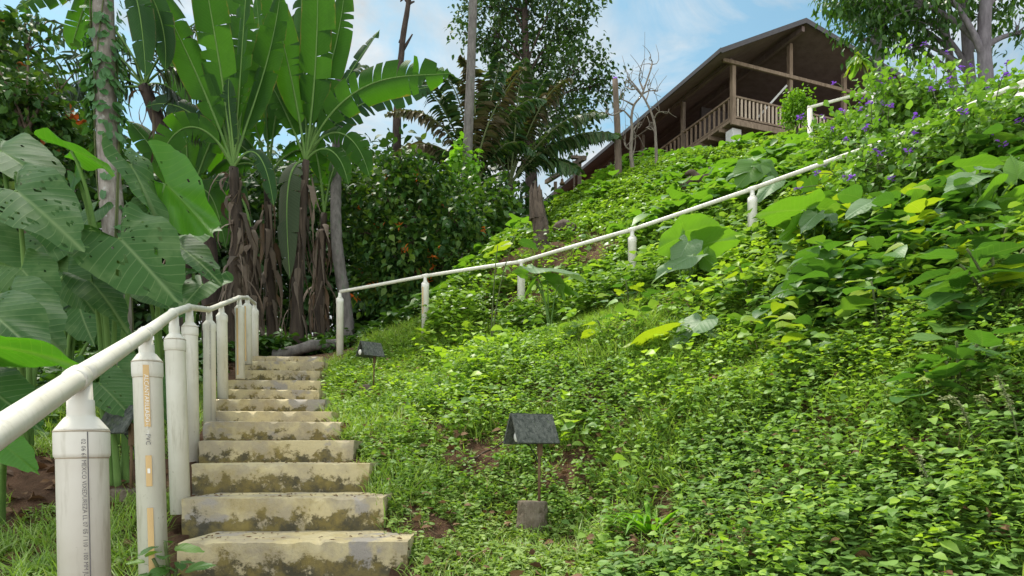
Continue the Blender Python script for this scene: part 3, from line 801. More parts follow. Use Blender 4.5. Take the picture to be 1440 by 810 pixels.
# short handrail near the house
Yh = 15.0
hh_ = root('house_path_handrail', 'short white handrail rising past the round shrub by the house', 'handrail', P(1141, 182, Yh))
A, B = P(1139, 151, Yh), P(1228, 127, 14.2)
for T3 in (A, B):
    mb = MB(); tube(mb, [np.array([T3[0], T3[1], min(g1(T3[0], T3[1]), T3[2]-.7)-.1]), T3-np.array([0, 0, .03])], .055, 16)
    mb.build('post', M['pvc'], hh_, smooth=True)
mb = MB(); tube(mb, [A+np.array([-.05, 0, 0]), A, B], .034, 14); mb.build('rail', M['pvc'], hh_, smooth=True)

# ------------------------------------------------------------------ garden lamps under little pitched roofs
def make_lamp(name, label, cat, group):
    r = root(name, label, cat, (0, 0, 0), group)
    def panel(sgn):
        mb = MB()
        # ridge along x; slopes down to +-y
        th = .016; ln = .128; sl = .195
        a = math.radians(62)
        dy, dzz = sgn*math.cos(a), -math.sin(a)
        sd = np.array([0, dy, dzz]); nn = np.array([0, sgn*math.sin(a), math.cos(a)])
        c = np.array([0, 0, .50]) + sd*sl/2 + nn*(.003+th/2)
        obox(mb, c, (1, 0, 0), sd, nn, ln, sl/2, th/2)
        return bevel(mb.build('roof_panel', M['slate'], r), .003)
    panel(1); panel(-1)
    mb = MB(); tube(mb, [(-.09, 0, .375), (-.02, 0, .375), (.02, 0, .375)], [.036, .036, .02], 16); lh = mb.build('lamp_housing', M['slate'], r, smooth=True)
    mb = MB(); tube(mb, [(-.091, 0, .375), (-.095, 0, .375), (-.102, 0, .375)], [.033, .03, .012], 16); mb.build('lens', M['lens'], lh, smooth=True)
    mb = MB(); obox(mb, (.055, 0, .33), (1, 0, 0), (0, 1, 0), (0, 0, 1), .012, .012, .07); mb.build('bracket', M['rust'], r)
    mb = MB(); tube(mb, [(.05, 0, -.02), (.052, .002, .15), (.05, 0, .42)], .0085, 8); mb.build('stake', M['rust'], r, smooth=True)
    mb = MB(); beam(mb, (-.13, 0, .508), (.13, 0, .508), .022, .012); mb.build('ridge_cap', M['slate'], r)
    mb = MB(); tube(mb, bez([(-.02, .0, .35), (.02, .03, .25), (.075, .02, .3), (.065, .012, .1), (.07, .03, -.03)], 16), .0035, 5); mb.build('cable', M['cable'], r, smooth=True)
    mb = MB(); n = 9
    zz = np.linspace(-.26, -.012, n)
    tube(mb, np.stack([np.zeros(n)+.012*np.arange(n)/n, np.zeros(n), zz], -1), .088*(1.12-.16*np.linspace(0, 1, n)), 16, True, 0, .035)
    bevel(mb.build('footing', M['stump_block'], r, smooth=False), .006)
    return r
grp = 'garden lamps under pitched roofs'
lamp = make_lamp('garden_lamp', 'large slate roofed lamp on a stake in a round wooden block', 'garden lamp', grp)
b0 = P(747, 702, 4.1); lamp.location = b0; lamp.rotation_euler = (0, 0, math.radians(24)); lamp.scale = (1.06, 1.06, 1.0)
l2 = copy_tree(lamp); l2['label'] = 'small pitched roof lamp showing its round white lens near the top of the stairs'
[setattr(c_, 'location', (-.04, 0, 0)) for c_ in l2.children if c_.name.startswith('lamp_housing')]
b0 = P(520, 540, 7.7); l2.location = b0; l2.rotation_euler = (math.radians(2), 0, math.radians(42)); l2.scale = (1, 1, .92)
l3 = copy_tree(lamp); l3['label'] = 'grey roofed lamp half hidden behind the pipe post with the long orange bands'
b0 = P(176, 664, 4.3); b0[2] = g1(b0[0], b0[1])+.06; l3.location = b0; l3.rotation_euler = (0, 0, math.radians(-24))

# ------------------------------------------------------------------ wooden house on the hilltop
tdir = np.array([.933, .36, 0]); sdir = np.array([-.36, .933, 0]); Zv = np.array([0, 0, 1.0])
C0 = np.array([8.4, 26, 12.76])
def H(a, b, z): return C0 + tdir*a + sdir*b + Zv*z
house = root('wooden_house', 'dark wooden house with gabled roof and railed veranda on the hilltop', 'house', H(0, 0, -1.4))
AW, LB = 9.2, 16.0
def hb(mb, a0, a1, b0, b1, z0, z1, mi=0):
    b4 = [H(a0, b0, z0), H(a1, b0, z0), H(a1, b1, z0), H(a0, b1, z0)]
    t4 = [H(a0, b0, z1), H(a1, b0, z1), H(a1, b1, z1), H(a0, b1, z1)]
    hexa(mb, b4, t4, mi)
mb = MB(); hb(mb, -.12, AW, -.12, LB, -.16, -.04)
for q in range(24): hb(mb, -.2+.0, AW, -.2+q*.68, -.12+q*.68, -.32, -.163)
mb.build('deck', M['wood_rail'], house)
mb = MB(); hb(mb, .5, AW, .5, LB, -2.4, -.33); mb.build('foundation_wall', M['wood_dark'], house)
for (a, b) in ((.02, .02), (4.4, .05), (.05, 6), (.05, 12)):
    mb = MB(); hb(mb, a, a+.42, b, b+.42, -2.2, -.325); bevel(mb.build('pillar', M['white_pillar'], house), .02)
# walls set back behind the veranda
mb = MB(); hb(mb, 2.0, AW, 4.6, 4.75, -.035, 3.0); hb(mb, 2.0, 2.15, 4.753, LB, -.035, 2.6); mb.build('wall', M['wood_wall'], house)
mb = MB(); hb(mb, 4.2, 5.2, 4.55, 4.597, 0, 2.05); mb.build('door', M['wood_dark'], house)
# roof
zE, zR, zRR = 1.77, 3.74, 2.2        # left eave, ridge, right eave heights above the deck (front edge at b=-1)
aE, aR, aRR = -1.32, 2.58, 9.4
def slope_slab(mb, a0, z0, a1, z1, b0, b1, th, off=0.0):
    p = [H(a0, b0, z0+off), H(a1, b0, z1+off), H(a1, b1, z1+off), H(a0, b1, z0+off)]
    hexa(mb, p, [q+Zv*th for q in p])
mb = MB(); slope_slab(mb, aE, zE, aR, zR, -1, LB+.5, .05); slope_slab(mb, aR+.001, zR, aRR, zRR, -1, LB+.5, .05)
rf = mb.build('roof', M['roof_metal'], house)
mb = MB(); slope_slab(mb, aE+.03, zE-.035+.0, aR-.002, zR-.035, -.95, LB+.4, .03); slope_slab(mb, aR+.002, zR-.035, aRR-.03, zRR-.035, -.95, LB+.4, .03)
mb.build('soffit', M['wood_dark'], rf)
for (a0, z0, a1, z1) in ((aE, zE, aR, zR), (aR, zR, aRR, zRR)):
    mb = MB(); slope_slab(mb, a0, z0-.12, a1, z1-.12, -1.06, -1.003, .19); mb.build('barge_board', M['roof_metal'], rf)
mb = MB(); hb(mb, aE-.06, aE-.003, -1.06, LB+.5, zE-.10, zE+.06); mb.build('fascia', M['roof_metal'], rf)
mb = MB(); hb(mb, aR-.07, aR+.07, -.9, LB, zR-.36, zR-.16); mb.build('ridge_beam', M['wood_dark'], rf)
# posts and beams
def roof_z(a): return np.interp(a, [aE, aR, aRR], [zE, zR, zRR])-.16
for a in (0, 2.77, 5.6, 8.6):
    mb = MB(); hb(mb, a-.0, a+.16, -.0, .16, -.038, min(2.24, roof_z(a)) if a < .1 else roof_z(a+.08)-.02); mb.build('post', M['wood_rail'], house)
for b in (3.2, 6.4, 9.6, 12.8, 15.6):
    mb = MB(); hb(mb, 0, .15, b, b+.15, -.038, 2.2); mb.build('post', M['wood_post'], house)
mb = MB(); hb(mb, -.5, AW, -.09, -.003, 2.05, 2.18); mb.build('tie_beam', M['wood_rail'], house)
mb = MB(); hb(mb, .02, .14, .165, LB, 2.25, 2.40); mb.build('wall_plate', M['wood_dark'], house)
mb = MB(); beam(mb, H(2.6, -.02, 1.75), H(1.7, .6, .6), .07, .07); mb.build('brace', M['white_pillar'], house)
# railings with balusters
for side, n, ln in (('front', 46, AW-.2), ('side', 50, LB-.6)):
    mb = MB()
    f = (lambda u, z0, z1, w, d: hb(mb, u[0], u[1], -w/2+.08, w/2+.08, z0, z1)) if side == 'front' else (lambda u, z0, z1, w, d: hb(mb, -w/2+.08, w/2+.08, u[0], u[1], z0, z1))
    f((.17, ln), .86, .93, .12, 0); f((.17, ln), .10, .17, .07, 0); f((.17, ln), -.035, .035, .05, 0)
    ra = mb.build('railing', M['wood_rail'], house)
    base = None
    for q in range(n):
        u = .3+q*(ln-.4)/n
        if base is None:
            mb = MB()
            o_ = H(0, 0, 0)
            for z0, z1 in ((.172, .858),):
                c = o_ + Zv*(z0+z1)/2
                obox(mb, c, tdir, sdir, Zv, .035, .028, (z1-z0)/2)
            base = mb.build('baluster', M['wood_pale'] if side == 'front' else M['wood_rail'], ra); o = base
            bloc = np.zeros(3)
        else:
            o = base.copy(); COL.objects.link(o); o.parent = ra
        off = tdir*u + sdir*.08 if side == 'front' else sdir*u + tdir*.08
        o.location = off

# ------------------------------------------------------------------ plants: builders
EAR = np.array([[0,1],[.07,.90],[.17,.77],[.30,.58],[.40,.36],[.46,.12],[.47,-.10],[.43,-.28],[.345,-.385],[.25,-.37],[.17,-.27],[.085,-.13],[0,-.02]])
HEART = np.array([[0,1],[.05,.90],[.15,.78],[.29,.6],[.40,.38],[.45,.15],[.43,-.05],[.34,-.17],[.22,-.2],[.12,-.15],[.05,-.06],[.02,-.02],[0,0]])
OVAL = np.array([[0,1],[.05,.92],[.14,.82],[.24,.66],[.30,.48],[.31,.3],[.27,.15],[.19,.05],[.11,.01],[.06,0],[.03,0],[.01,0],[0,0]])
def ear_leaf(attach, tip, normal, outline=EAR, wscale=1.0, fold=.12, droop=.25, wave=.05, holes=0, rings=18):
    wscale = wscale*(.82 if outline is EAR else .92)
    """large heart-shaped blade as polar grid round the petiole"""
    A = np.asarray(attach, float); d = np.asarray(tip, float)-A; Ln = np.linalg.norm(d); f = d/Ln
    s = nrm(np.cross(f, nrm(normal))); u = np.cross(s, f)
    h = smooth_path(np.column_stack([outline, np.zeros(len(outline))]), 37)[:, :2]
    out = np.vstack([h, (h*[-1, 1])[::-1][1:]])            # tip -> right -> sinus -> left -> tip
    m = len(out)
    rr = np.linspace(0.02, 1, rings)
    c0 = np.array([0, .02])
    ph = rng.uniform(0, 6.28, 4)
    V, UV = [], []
    for q in rr:
        p = c0 + (out-c0)*q
        th = np.linspace(0, 2*np.pi, m)
        p = p*(1+ (q**3)*(.03*np.sin(th*13+ph[0])+.012*np.sin(th*31+ph[3]))[:, None])
        x, y = p[:, 0]*wscale, p[:, 1]
        z = fold*np.abs(x)*1.3 - droop*(np.clip(y, 0, 1)**2)*.6 - droop*1.3*x*x - .35*droop*np.clip(-y, 0, 1)
        z += wave*q**2*(np.sin(th*5+ph[1])+.6*np.sin(th*9+ph[2]))
        z += .003*np.abs(np.sin((y-.62*np.abs(x))*17))
        V.append(A + Ln*(x[:, None]*s + y[:, None]*f + z[:, None]*u)); UV.append(np.stack([x, y], -1))
    V = np.concatenate(V); UV = np.concatenate(UV)
    i = np.arange(rings-1)[:, None]*m; j = np.arange(m-1)[None]
    Fq = np.stack([i+j, i+j+m, i+j+1+m, i+j+1], -1).reshape(-1, 4)
    if holes:
        ctr = UV[Fq].mean(1); yy = ctr[:, 1]-.62*np.abs(ctr[:, 0])
        rid = np.floor((yy+2)*11).astype(int)
        pr = np.where((rid % 2 == 0) & (np.abs(ctr[:, 0]) > .05) & (np.abs(ctr[:, 0]) < .36), holes*.55, .003)
        rows = np.repeat(np.arange(rings-1), m-1)
        Fq = Fq[~((rng.random(len(Fq)) < pr) & (rows > 2) & (rows < rings-2))]
    mb = MB(); mb.add(V, [Fq], UV)
    return mb

def ear_plant(name, label, cat, base, leaves, mat, group=None, outline=EAR, pet_r=.016, pname='leaf'):
    """leaves: (attach, tip, normal, width, material, holes)"""
    r = root(name, label, cat, base, group)
    for lf in leaves:
        at, tp, nm = lf[0], lf[1], lf[2]
        w = lf[3] if len(lf) > 3 else 1.0; mt = lf[4] if len(lf) > 4 and lf[4] else mat; ho = lf[5] if len(lf) > 5 else 0
        lo = ear_leaf(at, tp, nm, outline, w, holes=ho, droop=rng.uniform(.18, .34), wave=rng.uniform(.02, .05)).build(pname, mt, r, smooth=True)
        mb = MB(); b_ = np.asarray(base, float)+np.append(rng.normal(0, .03, 2), -.05)
        midp = (b_+at)/2*[1, 1, 0]+np.array([0, 0, b_[2]+(at[2]-b_[2])*.85]); midp[:2] = b_[:2]+(at[:2]-b_[:2])*.25
        pth = bez([b_, midp, np.asarray(at, float)], 14)
        tube(mb, pth, np.linspace(pet_r*1.5, pet_r*.75, 14), 8)
        mb.build('petiole', M['petiole'], lo, smooth=True)
    return r

def banana_leaf(ctrl_pts, width, face=(0, -1, .15), twist=0., tear=.5, pf=.2, droop=.35, n=56):
    pth = bez(ctrl_pts, n+1); T = nrm(np.gradient(pth, axis=0)); fc = np.asarray(face, float)
    mb = MB()
    seg = np.linalg.norm(np.diff(pth, axis=0), axis=1).mean()
    s = np.clip((np.linspace(0, 1, n+1)-pf)/(1-pf), 0, 1)
    width = width*.80; tear = min(1., tear*1.3+.08)
    twist = twist + rng.normal(0, .22)
    w = width/2*np.clip(1-np.abs(2*s-1)**3.0, 0, 1)**.75*np.where(s <= 0, 0, 1)
    cr = np.array([0, .3, .62, 1.0]); i0 = int(pf*n)
    for sg in (1, -1):
        i = i0
        while i < n:
            g = int(rng.integers(2, 7)) if rng.random() < tear else int(rng.integers(6, 20))
            e = min(n, i+g)
            dr = droop*(.7+.8*rng.random()) + (rng.normal(0, .22) if rng.random() < tear else rng.normal(0, .06))
            ln = 1 - (rng.random()*.12 if rng.random() < tear else 0)
            V, UV = [], []
            for q in range(i, e+1):
                N0 = fc - T[q]*np.dot(fc, T[q]); N0 = nrm(N0); Lt = np.cross(T[q], N0)
                ct, st_ = math.cos(twist), math.sin(twist); Lr = Lt*ct + N0*st_; Nr = -Lt*st_ + N0*ct
                sh = ((i+e)/2-q)/(max(1, e-i))*seg*1.1
                for c in cr:
                    a = dr*c - .22
                    V.append(pth[q] + sg*Lr*w[q]*ln*c*math.cos(a) - Nr*w[q]*ln*c*math.sin(a) + T[q]*(sh*c*c + w[q]*c*.18))
                    UV.append((sg*c*.5, s[q]))
            m = e-i+1
            ii = np.arange(m-1)[:, None]*4; jj = np.arange(3)[None]
            Fq = np.stack([ii+jj, ii+jj+1, ii+jj+5, ii+jj+4], -1).reshape(-1, 4)
            mb.add(np.array(V), [Fq], np.array(UV)); i = e
    mr = MB(); tube(mr, pth, np.linspace(.024, .004, n+1), 6)
    return mb, mr

def hang_strips(mb, axis_pts, n, lo, hi, r, lmin, lmax, w):
    """dry leaf sheaths hanging round a stem"""
    for q in range(n):
        t = rng.uniform(lo, hi); k = t*(len(axis_pts)-1); i_ = int(min(k, len(axis_pts)-2)); p = axis_pts[i_]+(axis_pts[i_+1]-axis_pts[i_])*(k-i_)
        a = rng.uniform(0, 6.28); o = np.array([math.cos(a), math.sin(a), 0]); L_ = rng.uniform(lmin, lmax); ww = w*rng.uniform(.25, .9)
        fl = rng.uniform(.02, .22)*(1 if rng.random() < .45 else .25)
        pts_ = bez([p+o*r*.9, p+o*(r+fl*.7)+[0, 0, rng.uniform(-.02, .1)], p+o*(r+fl*1.5)+np.append(rng.normal(0, .06, 2), -L_*.5), p+o*(r+fl)+np.append(rng.normal(0, .1, 2), -L_)], 7)
        sd = np.cross(o, [0, 0, 1.0]); tw = rng.normal(0, .9, 7).cumsum()*.35
        V = []
        for z in range(7):
            dd = sd*math.cos(tw[z]) + o*math.sin(tw[z]); wz = ww*(1-.85*(z/6)**1.5)*(1+rng.normal(0, .3))
            V += [pts_[z]-dd*wz, pts_[z]+o*wz*.4, pts_[z]+dd*wz]
        ii = np.arange(6)[:, None]*3; jj = np.arange(2)[None]
        mb.add(np.array(V), [np.stack([ii+jj, ii+jj+1, ii+jj+4, ii+jj+3], -1).reshape(-1, 4)], np.random.rand(21, 2)*.01+.3)

def banana_plant(label, trunk, r, leaves, group='banana plants behind the stairs', skirt=40, mat='banana', skirt_len=(.5, 1.3)):
    base = np.array(trunk[0], float)
    rt = root('banana_plant', label, 'banana plant', base, group)
    pth = smooth_path(trunk, 16)
    mb = MB(); tube(mb, pth, np.linspace(r*1.15, r*.6, 16), 12, True, 0, .05); mb.build('trunk', M['banana_stem'], rt, smooth=True)
    for lf in leaves:
        ctrl_, wd = lf[0], lf[1]; kw = lf[2] if len(lf) > 2 else {}
        mt = kw.pop('mat', mat)
        a, b = banana_leaf(ctrl_, wd, **kw)
        lo = a.build('leaf', M[mt], rt, smooth=True); b.build('midrib', M['petiole'], lo, smooth=True)
    if skirt:
        mb = MB(); hang_strips(mb, pth, skirt, .25, .98, r*.9, *skirt_len, .07); mb.build('dead_leaf_skirt', M['dead_banana'], rt, smooth=True)
    return rt

def frond(mb, ctrl_, n, llen, lwid, droop=.6, mi=0, stem=True, r=.02, face=None, t0=.15, gap=0.0):
    pth = bez(ctrl_, 30); T = nrm(np.gradient(pth, axis=0))
    if stem: tube(mb, pth, np.linspace(r, r*.25, 30), 5, False, 1)
    t = np.linspace(t0, 1, n); k = t*29; i_ = np.minimum(k.astype(int), 28); p = pth[i_]+(pth[i_+1]-pth[i_])*(k-i_)[:, None]; tt = T[i_]
    ref = np.array([0, 0, 1.0]) if face is None else np.asarray(face, float)
    sd = nrm(np.cross(tt, ref))
    prof = llen*np.clip(np.sin(np.pi*np.clip((t-t0)/(1-t0)*.86+.1, 0, 1)), .15, 1)**.7
    for sg in (1, -1):
        kk = rng.random(n) > gap
        f = sd*sg + tt*.55 + np.array([0, 0, -1.0])*droop*rng.uniform(.6, 1.4, n)[:, None] + rng.normal(0, .08, (n, 3))
        inst(mb, LEAF4, p[kk], f[kk], (np.array([0, 0, 1.0])+rng.normal(0, .25, (n, 3)))[kk], (prof*rng.uniform(.8, 1.1, n))[kk], (lwid/prof)[kk], mi)

def sprays(mb, centers, outdirs, k, spread, size, wid=.7, tpl=LEAF4, droop=.3, mi=0):
    n = len(centers); pos = np.repeat(centers, k, 0) + rng.normal(0, spread, (n*k, 3)); od = np.repeat(outdirs, k, 0)
    f = nrm(od)*.8 + rng.normal(0, .6, (n*k, 3)) - np.array([0, 0, droop])
    up = np.array([0, 0, 1.0])+rng.normal(0, .35, (n*k, 3))+nrm(od)*.3
    inst(mb, tpl, pos, f, up, size*rng.uniform(.6, 1.2, n*k), wid, mi)

def blob_points(blobs, n, shell=2.2):
    w = np.array([b[1][0]*b[1][1]*b[1][2] for b in blobs])**.8; idx = rng.choice(len(blobs), n, p=w/w.sum())
    d = nrm(rng.normal(size=(n, 3))); rr = rng.random(n)**(1/shell)
    rr *= .72+.45*rng.random(n)
    C = np.array([b[0] for b in blobs])[idx]; R = np.array([b[1] for b in blobs])[idx]
    return C + d*R*rr[:, None], d, idx

def woody(name, label, cat, base, trunk, tr, blobs, nspray, k, spread, size, mat, bark, group=None, wid=.7, limbs=None, extra=None, tpl=LEAF4, droop=.3, tsides=10, twigs=60):
    rt = root(name, label, cat, base, group)
    pth = smooth_path(trunk, 22)
    mb = MB(); tube(mb, pth, np.linspace(tr[0], tr[1], 22), tsides, True, 0, .03)
    tk = mb.build('trunk', bark, rt, smooth=True)
    mb = MB()
    C, d, idx = blob_points(blobs, nspray)
    for q, (c, R) in enumerate(blobs):
        c = np.asarray(c, float); i0 = int(np.clip(rng.uniform(.45, .95), 0, 1)*21) if limbs is None else int(limbs*21)
        # leave the trunk below the blob
        cand = np.where(pth[:, 2] < c[2]-.2*R[2])[0]
        if len(cand): i0 = int(cand[int(len(cand)*rng.uniform(.6, .99))])
        s_ = pth[i0]; tube(mb, bez([s_, s_+(c-s_)*[.35, .35, .6], c], 10), np.linspace(max(tr[1]*.8, .012), max(tr[1]*.25, .006), 10), 6)
        for z in np.where(idx == q)[0][:twigs]:
            tube(mb, bez([c+(s_-c)*.15, c+(C[z]-c)*.5+[0, 0, .05*R[2]], C[z]], 5), np.linspace(max(tr[1]*.22, .006), .004, 5), 4, False)
    if mb.n: mb.build('branches', bark, tk, smooth=True)
    mb = MB(); sprays(mb, C, d, k, spread, size, wid, tpl, droop)
    mb.build('crown' if cat == 'tree' else 'foliage', mat, rt)
    if extra:
        for (nm, mt, n, kk, sp, szz, wd, tp) in extra:
            C2, d2, _ = blob_points([(b[0], [x*1.05 for x in b[1]]) for b in blobs], n, 6)
            front = (d2[:, 1] < .35); C2, d2 = C2[front], d2[front]
            if nm == 'flower_cluster':
                for q in range(len(C2)):
                    mb = MB(); sprays(mb, C2[q:q+1], d2[q:q+1], kk, sp, szz, wd, tp, -.3); mb.build(nm, mt, rt)
                continue
            mb = MB(); sprays(mb, C2, d2, kk, sp, szz, wd, tp, -.3); mb.build(nm, mt, rt)
    return rt
def G(px, Y):
    x = (px-720)*Y/960; return np.array([x, Y, g1(x, Y)])

# ------------------------------------------------------------------ elephant ears beside the stairs
TOWARD = (.15, -.75, .6); UNDER = (-.2, .8, .45); TOPN = (0, -.45, .9); EDGE = (0, -.12, 1)
def lf(a, t, Ya, Yt=None, n=TOWARD, w=1.0, m=None, ho=0):
    return (P(*a, Ya), P(*t, Yt or Ya-.12), n, w, M[m] if m else None, ho)
ge = 'elephant ear plants beside the handrail'
ear_plant('elephant_ear_plant', 'elephant ear at the frame edge with large grey green leaves under the orange tipped bush', 'elephant ear', G(40, 5.0), [
    lf((22,268),(112,338),4.7,4.5,TOWARD,1.1,None,.3), lf((0,212),(92,262),5.1,4.9,(.1,-.6,.8),1.1,None,.05), lf((30,378),(74,428),4.5,4.4,(.3,-.8,.4),1.35,None,.1),
    lf((12,425),(88,488),4.2,4.05,(.1,-.7,.7),1.2,None,.02), lf((-30,330),(20,400),4.9,4.8,TOWARD,1.2,None,.05), lf((95,385),(130,440),5.6,5.5,(-.2,-.8,.4),1.1)], M['ear'], ge)
ear_plant('elephant_ear_plant', 'elephant ear in front of the vine clad trunk with one huge hole ridden leaf', 'elephant ear', G(150, 5.3), [
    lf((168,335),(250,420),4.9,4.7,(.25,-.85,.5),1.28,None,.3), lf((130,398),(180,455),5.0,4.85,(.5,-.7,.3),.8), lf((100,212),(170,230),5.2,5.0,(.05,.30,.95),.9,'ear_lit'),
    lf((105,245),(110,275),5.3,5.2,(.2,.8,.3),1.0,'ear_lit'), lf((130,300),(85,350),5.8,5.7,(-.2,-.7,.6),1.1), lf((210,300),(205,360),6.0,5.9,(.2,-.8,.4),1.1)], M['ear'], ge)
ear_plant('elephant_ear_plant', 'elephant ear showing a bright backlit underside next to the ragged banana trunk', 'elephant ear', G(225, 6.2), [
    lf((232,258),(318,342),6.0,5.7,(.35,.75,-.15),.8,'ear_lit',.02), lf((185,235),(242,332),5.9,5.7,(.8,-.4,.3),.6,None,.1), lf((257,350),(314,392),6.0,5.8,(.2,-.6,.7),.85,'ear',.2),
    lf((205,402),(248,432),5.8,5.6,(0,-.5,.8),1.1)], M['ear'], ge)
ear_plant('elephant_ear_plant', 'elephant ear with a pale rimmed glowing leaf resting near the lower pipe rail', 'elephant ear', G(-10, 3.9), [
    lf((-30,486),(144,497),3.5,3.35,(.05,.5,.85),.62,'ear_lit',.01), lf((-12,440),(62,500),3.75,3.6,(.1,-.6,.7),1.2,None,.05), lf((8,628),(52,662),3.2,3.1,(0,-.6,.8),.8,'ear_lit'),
    lf((-25,540),(60,600),3.6,3.5,(0,-.5,.8),1.0)], M['ear'], ge)
ear_plant('elephant_ear_plant', 'low elephant ear with dark leaves behind the two nearest pipe posts', 'elephant ear', G(165, 4.5), [
    lf((140,540),(190,585),4.3,4.2,(.1,-.6,.8),1.2,'ear',.05), lf((165,515),(200,560),4.5,4.4,(.2,-.6,.7),1.1,'ear'), lf((120,520),(100,575),4.5,4.4,(-.1,-.5,.8),1.0,'ear'),
    lf((215,545),(240,590),4.8,4.7,(.1,-.6,.7),1.0,'ear')], M['ear'], ge)
def rand_ears(px, Y, nodes, L0, mat='ear'):
    out = []
    for (a, b) in nodes:
        an = rng.uniform(0, 6.28); A = P(a, b, Y); d = np.array([math.cos(an)*.8, math.sin(an)*.5-.3, -.55-.4*rng.random()])*L0*rng.uniform(.8, 1.2)
        out.append((A, A+d, (rng.normal(0, .3), -.7, .6), rng.uniform(1, 1.3), M[mat], .02))
    return out
ear_plant('elephant_ear_plant', 'shaded elephant ear standing between the vine clad trunk and the leaning palm', 'elephant ear', G(100, 7.0), rand_ears(100, 6.8, [(95,330),(60,345),(125,365),(110,425),(70,300),(150,460)], .55), ge)
ear_plant('elephant_ear_plant', 'shaded elephant ear at the foot of the ragged banana trunk', 'elephant ear', G(265, 8.0), rand_ears(265, 7.8, [(250,380),(285,400),(232,440),(275,330)], .5), ge)

# ------------------------------------------------------------------ trunks, palms and bananas
def trunk_path(*pp): return [P(*q) for q in pp]
b = G(172, 7.5)
vt = root('slender_tree', 'slender grey trunk wrapped in creeping vine near the orange tipped bush', 'tree', b)
vpath = smooth_path([b, P(166,400,7.5), P(155,260,7.5), P(148,120,7.5), P(145,0,7.5), P(143,-120,7.5)], 40)
mb = MB(); tube(mb, vpath, np.linspace(.125, .10, 40), 16, True, 0, .03); mb.build('trunk', M['bark_lichen'], vt, smooth=True)
shade_crown = [((-4.9,7.0,7.7),(1.3,1.2,.8)),((-3.9,7.3,8.2),(1.1,1.1,.8)),((-5.6,7.9,8.3),(1.2,1.2,.8)),((-4.4,6.4,8.6),(1.2,1.0,.8))]  # unseen crown and limbs added above the frame to shade the elephant ears
mb = MB()
for c_, r_ in shade_crown: tube(mb, bez([vpath[-1], (vpath[-1]+c_)/2+[0, 0, .3], np.array(c_)], 8), np.linspace(.07, .02, 8), 6)
mb.build('limbs', M['bark_lichen'], vt, smooth=True)
mb = MB(); C, d, _ = blob_points([(np.array(a_), b_) for a_, b_ in shade_crown], 110); sprays(mb, C, d, 8, .16, .22); mb.build('crown', M['canopy'], vt)
cv = root('climbing_vine', 'green vine climbing the slender grey trunk', 'vine', vpath[8])
mb = MB(); n = 420
t = np.concatenate([rng.beta(3, 3, n//2)*.42+.42, rng.random(n-n//2)*.75+.2]); k = t*39; ii = np.minimum(k.astype(int), 38); p = vpath[ii]+(vpath[ii+1]-vpath[ii])*(k-ii)[:, None]
a = rng.uniform(0, 6.28, n); o = np.stack([np.cos(a), np.sin(a), a*0], -1)
inst(mb, ROUND, p+o*(.12+.07*rng.random(n))[:, None], o*.5+np.array([0, 0, -1.0])+rng.normal(0, .4, (n, 3)), o+[0, 0, .4], rng.uniform(.06, .12, n), .8)
mb.build('foliage', M['vine'], cv)
mb = MB()
for q in range(5):
    aa = rng.uniform(0, 6.28); tube(mb, [vpath[z]+.125*np.array([math.cos(aa+z*.12), math.sin(aa+z*.12), 0]) for z in range(2, 36)], .008, 5)
mb.build('stem', M['stem'], cv, smooth=True)

# leaning palm with ragged drooping fronds
b = G(300, 11.0); Y0 = 11.0
lp = root('leaning_palm', 'leaning dark trunked palm with ragged grey drooping fronds', 'palm tree', b)
lpath = smooth_path([b, P(290,330,Y0), P(262,255,Y0), P(232,190,Y0), P(203,122,Y0)], 20)
mb = MB(); tube(mb, lpath, np.linspace(.15, .10, 20), 12, True, 0, .07); mb.build('trunk', M['bark_dark'], lp, smooth=True)
for cp in [[(203,122),(160,70),(95,60),(20,110)],[(203,122),(170,105),(110,95),(55,150)],[(203,122),(150,120),(90,130),(30,135)],[(203,122),(245,70),(285,95),(305,170)],
           [(203,122),(235,105),(265,140),(285,200)],[(203,122),(225,60),(275,20),(340,5)],[(203,122),(185,55),(140,5),(70,-30)],
           [(203,122),(210,50),(215,-10),(240,-70)],[(203,122),(150,40),(60,10),(-30,40)]]:
    mb = MB(); cc = [P(x_, y_, Y0+rng.uniform(-.5, .5)*q) for q, (x_, y_) in enumerate(cp)]
    frond(mb, cc, 34, .5, .055, rng.uniform(.5, 1.3), gap=.12, r=.022)
    mb.build('frond', [M['palm_grey'], M['petiole']], lp)
mb = MB(); hang_strips(mb, lpath, 26, .6, 1.0, .1, .3, .9, .05); mb.build('dead_leaf_skirt', M['dead_banana'], lp, smooth=True)

